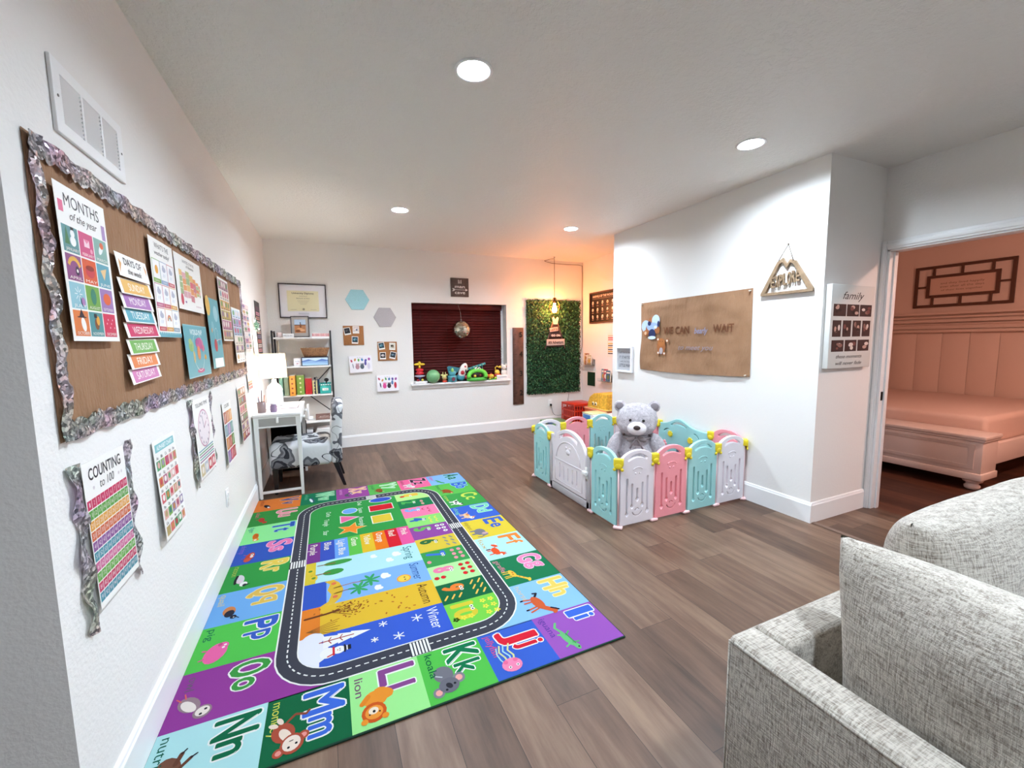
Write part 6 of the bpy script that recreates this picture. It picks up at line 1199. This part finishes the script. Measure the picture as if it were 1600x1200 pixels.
# ---------------------------------------------------------------- partition wall decorations
w_, h_ = 1.365, .75
def kraftbanner():
    t = thing('paper_banner', 'crinkled brown paper banner with painted words and bears on the partition wall', 'banner', mat4=onpart(3.798, 1.072, .001))
    b = MB(); nx, ny = 110, 60; g = []
    for j in range(ny+1):
        for i in range(nx+1):
            x, y = i/nx, j/ny; X = x*w_ - (.012*math.sin(y*9)*(1-x)*(1 if y < .6 else .3)) + .01*(1-y)*x*.5; Y = h_*y + x*y*.0 - .012*math.sin(x*PI)*(1-y)+(.01*x)
            edge = min(1, min(x, 1-x)*14+.1)*min(1, (1-y)*10+.1); z = .006+edge*(.007+.009*noise.noise((x*9, y*2.0, 1))+.006*noise.noise((x*5, y*9, 4)))+.02*max(0, .25-y)*4*math.sin(x*PI)*.7
            g.append(b.b.verts.new((X, Y, max(.0008, z))))
    for j in range(ny):
        for i in range(nx): b.b.faces.new((g[j*(nx+1)+i], g[j*(nx+1)+i+1], g[(j+1)*(nx+1)+i+1], g[(j+1)*(nx+1)+i]))
    for f in b.b.faces: f.smooth = True
    b.obj('sheet', KRAFT, t)
    p = P(dz=.0003); p.t = .024; br = '#6e3f24'; lb = '#a9c3ea'; nv = '#28325c'; bd = '#a8673c'
    p.txt('WE CAN', .541, .392, .076, br, w=.342, bold=.018); p.txt('bearly', .855, .392, .055, '#8f92b0', w=.155, shear=.3, bold=.016); p.txt('WAIT', 1.104, .400, .072, br, w=.214, bold=.018); p.txt('to meet you', .79, .232, .05, '#97888f', w=.42, shear=.35, bold=.016)
    p.obj('lettering', PAPER, t); p = P(dz=.0003); p.t = .024
    p.ell(.06, .36, .055, .07, '#b6ccf0'); p.ell(.11, .32, .05, .06, bd); p.ell(.13, .42, .03, .04, bd); p.ell(.19, .42, .05, .065, '#c3d9f7'); p.ell(.15, .35, .075, .05, '#9fb8e6'); p.ell(.06, .28, .03, .035, bd); p.ell(.06, .28, .016, .02, '#d8b898'); p.ell(.21, .31, .035, .04, bd)
    p.ell(.145, .27, .045, .055, nv); p.ell(.145, .225, .05, .02, '#c9dcf4'); p.ell(.11, .39, .022, .026, nv); p.ell(.225, .38, .014, .035, nv); p.ell(.19, .345, .02, .018, '#dfe8f6')
    for v_ in p.b.verts: v_.co.x = v_.co.x*1.2+.025; v_.co.y = (v_.co.y-.2)*.95+.335
    p.obj('bear_painting', PAPER, t); p = P(dz=.0003); p.t = .024
    p.ell(.275, .185, .052, .072, bd); p.ell(.275, .225, .042, .04, '#b5723f')
    for x, y in ((.235, .255), (.345, .24), (.24, .12), (.315, .115)): p.ell(x, y, .017, .019, bd); p.ell(x, y, .010, .011, '#f2e6da')
    p.ell(.277, .14, .022, .034, '#b9adb0'); p.ell(.263, .235, .004, .005, '#2a1a12'); p.ell(.292, .235, .004, .005, '#2a1a12')
    for v_ in p.b.verts: v_.co.x = v_.co.x*1.2+.01; v_.co.y = v_.co.y*1.08+.065
    p.obj('bear_painting', PAPER, t)
    for x, y in ((.02, h_-.02), (w_-.02, h_-.01), (w_-.03, .02)): MB().col('#d8cfc2').cyl((x, y, .004), (x, y, .030), .006, n=10).obj('pin', TOY, t)
kraftbanner()
t = thing('shadow_frame', 'small white framed saying on the partition wall edge, left of the brown paper banner', 'picture frame', mat4=onpart(4.215, 1.02, .001))
MB().cut([[(0, 0), (.29, 0), (.29, .31), (0, .31)], [(.022, .022), (.268, .022), (.268, .288), (.022, .288)]], 0, .034, .002).obj('frame', M('white_gloss', '#f4f4f6', .3), t)
p = P(.25, .27, .002, '#b2b3b8'); p.txt('all because', .125, .205, .03, '#6a6b72', w=.19); p.txt('IT STARTED', .125, .145, .032, '#5a5b62', w=.21, bold=.02); p.txt('with the love', .125, .10, .022, '#5a5b62', w=.17, shear=.2); p.txt('LITTLE MAN', .125, .045, .034, '#4a4b52', w=.21, bold=.02); p.obj('saying', PAPER, t, Matrix.Translation((.02, .02, .006)))
# explore sign: cut-out mountain
t = thing('mountain_sign', 'wooden cut-out mountain outline sign with the word explore hanging by a cord', 'sign', mat4=onpart(2.355, 1.752, .001))
WOOD = M('light_oak', '#8a7258', .6, var=.15, vs=25)
out = [(0, 0), (.405, 0), (.405, .022), (.268, .245), (.228, .262), (.201, .228), (.171, .28), (.128, .258), (0, .02)]
inn = [(.038, .022), (.368, .022), (.250, .226), (.226, .236), (.203, .198), (.166, .25), (.145, .238)]
MB().cut([out, inn], .002, .024, .001).obj('outline', WOOD, t)
ex = P(dz=0.00001); ex.t = .008
for i, (ch, x, y, h) in enumerate((('E', .095, .060, .085), ('X', .128, .062, .090), ('P', .161, .068, .088), ('L', .192, .072, .088), ('O', .224, .078, .088), ('R', .258, .084, .088), ('E', .291, .088, .080))): ex.l = 1; ex.txt(ch, x, y, h, '#a58a6a', w=.029, goff=.022)
bmesh.ops.remove_doubles(ex.b, verts=ex.b.verts, dist=1e-5)
r_ = bmesh.ops.extrude_face_region(ex.b, geom=ex.b.faces[:]); bmesh.ops.translate(ex.b, vec=(0, 0, .014), verts=[e for e in r_['geom'] if isinstance(e, bmesh.types.BMVert)]); bmesh.ops.recalc_face_normals(ex.b, faces=ex.b.faces)
ex.obj('lettering', WOOD, t)
MB().tube([(.14, .262, .026), (.197, .381, .004), (.255, .245, .026)], .0035, 6).cyl((.197, .382, 0), (.197, .382, .012), .004).obj('hanging_cord', M('tan_cord', '#5f5040', .8), t)
# family canvas
t = thing('family_photo_board', 'white photo canvas reading family with three rows of photos beside the doorway', 'photo board', mat4=frame((3.345, YN-.0005, 1.18), (1, 0, 0), (0, 0, 1)))
MB().box(0, 0, 0, .545, .615, .04, .003).obj('canvas', M('canvas_white', '#d9d9d5', .6), t)
p = P(dz=.0003); p.t = .0402; ink = '#2c2a2c'; p.txt('family', .27, .51, .055, ink, w=.27, shear=.4); rn = random.Random(8)
def ph(x, y, w_, h_):
    p.l = 1; p.rect(x, y, x+w_, y+h_, '#3a2a2c')
    for k in range(4): p.ell(x+w_*rn.uniform(.2, .8), y+h_*rn.uniform(.25, .8), w_*rn.uniform(.10, .2), h_*rn.uniform(.10, .2), c(rn.choice(['#c9a79a', '#7a4a48', '#e4d4cc', '#1c1a20', '#8f6a62'])), 0, 8)
for k in range(3): ph(.03+.165*k, .385, .155, .088)
for k in range(4): ph(.03+.125*k, .235, .105, .12)
for k in range(3): ph(.03+.165*k, .125, .15, .085)
p.l = 1; p.txt('these moments', .26, .075, .026, ink, w=.33, shear=.35); p.txt('will never fade', .26, .025, .026, ink, w=.33, shear=.35)
p.obj('print', PAPER, t)
# ---------------------------------------------------------------- sofa
t = thing('corner_sofa', 'large pale grey woven fabric corner sofa with low thin back in the foreground', 'sofa', (1.6, -.3, .001)); sx, sy2 = 1.6, -.3
def sb(name, x0, y0, z0, x1, y1, z1, bev, lab=None):
    o = MB().box(x0-sx, y0-sy2, z0, x1-sx, y1-sy2, z1, bev, 4).obj(name, SOFA, t)
    return o
SH = .655; AX, AY = .905, .695
sb('back', AX, -1.9, .03, AX+.10, AY, SH, .018); sb('back', AX+.101, AY-.098, .03, 3.1, AY, SH, .018)
sb('base', AX+.101, -1.9, .05, 1.95, AY-.10, .27, .02); sb('base', 1.951, -.32, .05, 3.1, AY-.10, .27, .02)
sb('seat_cushion', AX+.105, -.30, .272, 1.96, AY-.103, .43, .04); sb('seat_cushion', AX+.105, -1.10, .272, 1.96, -.305, .43, .04); sb('seat_cushion', AX+.105, -1.9, .272, 1.96, -1.105, .43, .04); sb('seat_cushion', 1.965, -.32, .272, 3.05, AY-.103, .43, .04)
b = MB()
b.tube([(AX+.004-sx, -1.88-sy2, SH-.012), (AX+.004-sx, AY-.02-sy2, SH-.012)], .0045, 8).tube([(AX+.02-sx, AY-.004-sy2, SH-.012), (3.08-sx, AY-.004-sy2, SH-.012)], .0045, 8).tube([(AX+.006-sx, AY-.006-sy2, .05), (AX+.006-sx, AY-.006-sy2, SH-.014)], .0045, 8)
b.obj('piping', SOFA, t)
b = MB()
for x, y in ((AX+.07, AY-.07), (AX+.07, -1.8), (1.9, -1.8), (3.0, AY-.07), (3.0, -.25)): b.cyl((x-sx, y-sy2, 0), (x-sx, y-sy2, .055), .02, .025)
b.obj('feet', BLACK, t)
def cushion(label, mat4, a, h, T, seed, ex=.42, tp=.0):
    b = MB(); n = 44; top = {}; bot = {}
    for j in range(n+1):
        for i in range(n+1):
            u, v = -1+2*i/n, -1+2*j/n; uu, vv = math.copysign(abs(u)**.8, u), math.copysign(abs(v)**.8, v)
            x = a*uu*(1-.05*(1-vv*vv)*abs(uu)**3)*(1-tp*(1-vv)/2); y = h*vv*(1-.06*(1-uu*uu)*abs(vv)**3); rr = (abs(uu)**7+abs(vv)**7)**(1/7)
            cr = 1-.0*rr; x *= 1-.05*(abs(uu*vv))**3; y *= 1-.06*(abs(uu*vv))**3
            th = T*max(0, (1-abs(uu)**3.2)*(1-abs(vv)**3.2))**ex; q = Vector((x*4+seed, y*4, seed*3.1))
            wr = (noise.noise(q)*.018+noise.noise(q*2.7)*.006)*min(1, th/T*1.6); pull = .008*math.sin(math.atan2(v, u)*11+seed)*max(0, rr-.55)*(1-rr)*4
            top[i, j] = b.b.verts.new((x, y, th+wr+pull))
            bot[i, j] = top[i, j] if (i in (0, n) or j in (0, n)) else b.b.verts.new((x, y, -th+wr*.6))
    for j in range(n):
        for i in range(n):
            b.b.faces.new((top[i, j], top[i+1, j], top[i+1, j+1], top[i, j+1])); b.b.faces.new((bot[i, j], bot[i, j+1], bot[i+1, j+1], bot[i+1, j]))
    b._fin(b.b.faces, True); t = thing('sofa_cushion', label, 'cushion', mat4=mat4, group='loose back cushions of the sofa'); b.obj('cover', SOFA, t)
    pts = [(top[i, 0].co.copy() if False else None) for i in range(0)]
    return t
def loc(o, U, V): return frame(o, U, V)
cushion('pale grey sofa cushion nearest the camera, rising above the low sofa back', loc((1.118, .05, .688), (0, -1, 0), (.03, 0, 1)), .545, .262, .105, 1, tp=.11)
cushion('pale grey sofa cushion behind the nearest one, its rounded corner pointing to the doorway wall', loc((1.675, .462, .712), (1, 0, 0), (0, .10, 1)), .445, .275, .12, 2)
cushion('pale grey sofa cushion farthest right, only its rounded top corner in view', loc((2.57, .455, .76), (1, 0, 0), (0, .10, 1)), .425, .30, .12, 3)
# ---------------------------------------------------------------- bedroom
FX0, FY0 = 5.30, 1.62
BEDP = M('antique_white_bed', '#d9c4bb', .5)
t = thing('bed', 'cream wooden bed with storage bench foot and turned bun feet in the next room', 'bed', (FX0, FY0, .001)); q = lambda x, y, z: (x-FX0, y-FY0, z)
BL = 1.98
b = MB(); b.box(0, 0, .13, .30, BL, .475, .004); b.box(-.012, -.012, .10, .312, BL+.012, .165, .008)
ft_ = b.obj('footboard', BEDP, t)
MB().cut([[(.05, .20), (BL-.05, .20), (BL-.05, .43), (.05, .43)], [(.09, .235), (BL-.09, .235), (BL-.09, .395), (.09, .395)]], 0, .008, .002, frame((0, BL, 0), (0, -1, 0), (0, 0, 1))).obj('moulding', BEDP, ft_)
MB().box(-.02, -.02, .475, .32, BL+.02, .512, .008).box(-.012, -.012, .455, .312, BL+.012, .478, .006).obj('bench_lid', BEDP, ft_)
for y in (.07, BL-.07):
    MB().lathe([(.035, 0), (.05, .012), (.055, .035), (.042, .052), (.04, .06), (.065, .075), (.07, .09), (.055, .104)], n=24, cx=.075, cy=y).obj('bun_foot', BEDP, t)
for y0, y1 in ((.03, .07), (BL-.07, BL-.03)): MB().box(.30, y0, .20, BX1-FX0-.12, y1, .40, .004).obj('side_rail', BEDP, t)
MB().box(.31, .075, .28, BX1-FX0-.12, BL-.075, .34).obj('slat_base', BEDP, t)
t2 = thing('mattress', 'bare mattress with rounded edge lying on the bed in the next room', 'mattress', (FX0+.33, FY0+.09, .343))
MB().box(0, 0, 0, BX1-FX0-.33-.05, BL-.18, .295, .055, 5).obj('body', M('mattress_ticking', '#d9b9ab', .85, bs=40, bstr=.2), t2)
t = thing('lattice_wall_art', 'dark wooden lattice framed wall art above the rail in the next room', 'wall art', mat4=frame((BX1-.001, 3.19, 1.80), (0, -1, 0), (0, 0, 1)))
LW, LH, s = .96, .56, .045; k1 = [(.13, .13), (LW-.13, .13), (LW-.13, LH-.13), (.13, LH-.13)]
rect = lambda x0, y0, x1, y1: [(x0, y0), (x1, y0), (x1, y1), (x0, y1)]
cuts = [rect(0, 0, LW, LH)]
bars = [.20, LW/2, LW-.20]; h = .012
for y0, y1 in ((s*.8, .13), (LH-.13, LH-s*.8)):
    cuts += [rect(bars[0]+h, y0, bars[1]-h, y1), rect(bars[1]+h, y0, bars[2]-h, y1)]
for (x0, x1) in ((s*.8, .13), (LW-.13, LW-s*.8)):
    for (y0, y1, yy) in ((s*.8, LH/2-h, 0), (LH/2+h, LH-s*.8, 1)):
        xe = bars[0]-h if x0 < .1 else bars[2]+h
        if x0 < .1: cuts.append([(x0, y0), (xe, y0), (xe, .13), (x1, .13), (x1, y1), (x0, y1)] if yy == 0 else [(x0, y0), (x1, y0), (x1, LH-.13), (xe, LH-.13), (xe, y1), (x0, y1)])
        else: cuts.append([(x1, y0), (x1, y1), (x0, y1), (x0, .13), (xe, .13), (xe, y0)] if yy == 0 else [(x1, y0), (x1, y1), (xe, y1), (xe, LH-.13), (x0, LH-.13), (x0, y0)])
cuts.append(rect(.165, .165, LW-.165, LH-.165))
MB().cut(cuts, 0, .025, .002).obj('lattice', M('umber_wood', '#5a3524', .6), t)
p = P(LW-.32, LH-.32, .004, '#d9b3a0'); p.txt('and they lived happily', (LW-.32)/2, .145, .026, '#8f6552', w=.42); p.txt('ever after all the days', (LW-.32)/2, .10, .026, '#8f6552', w=.42); p.txt('of their lives together', (LW-.32)/2, .055, .022, '#8f6552', w=.40); p.obj('text_panel', PAPER, t, Matrix.Translation((.16, .16, .004)))
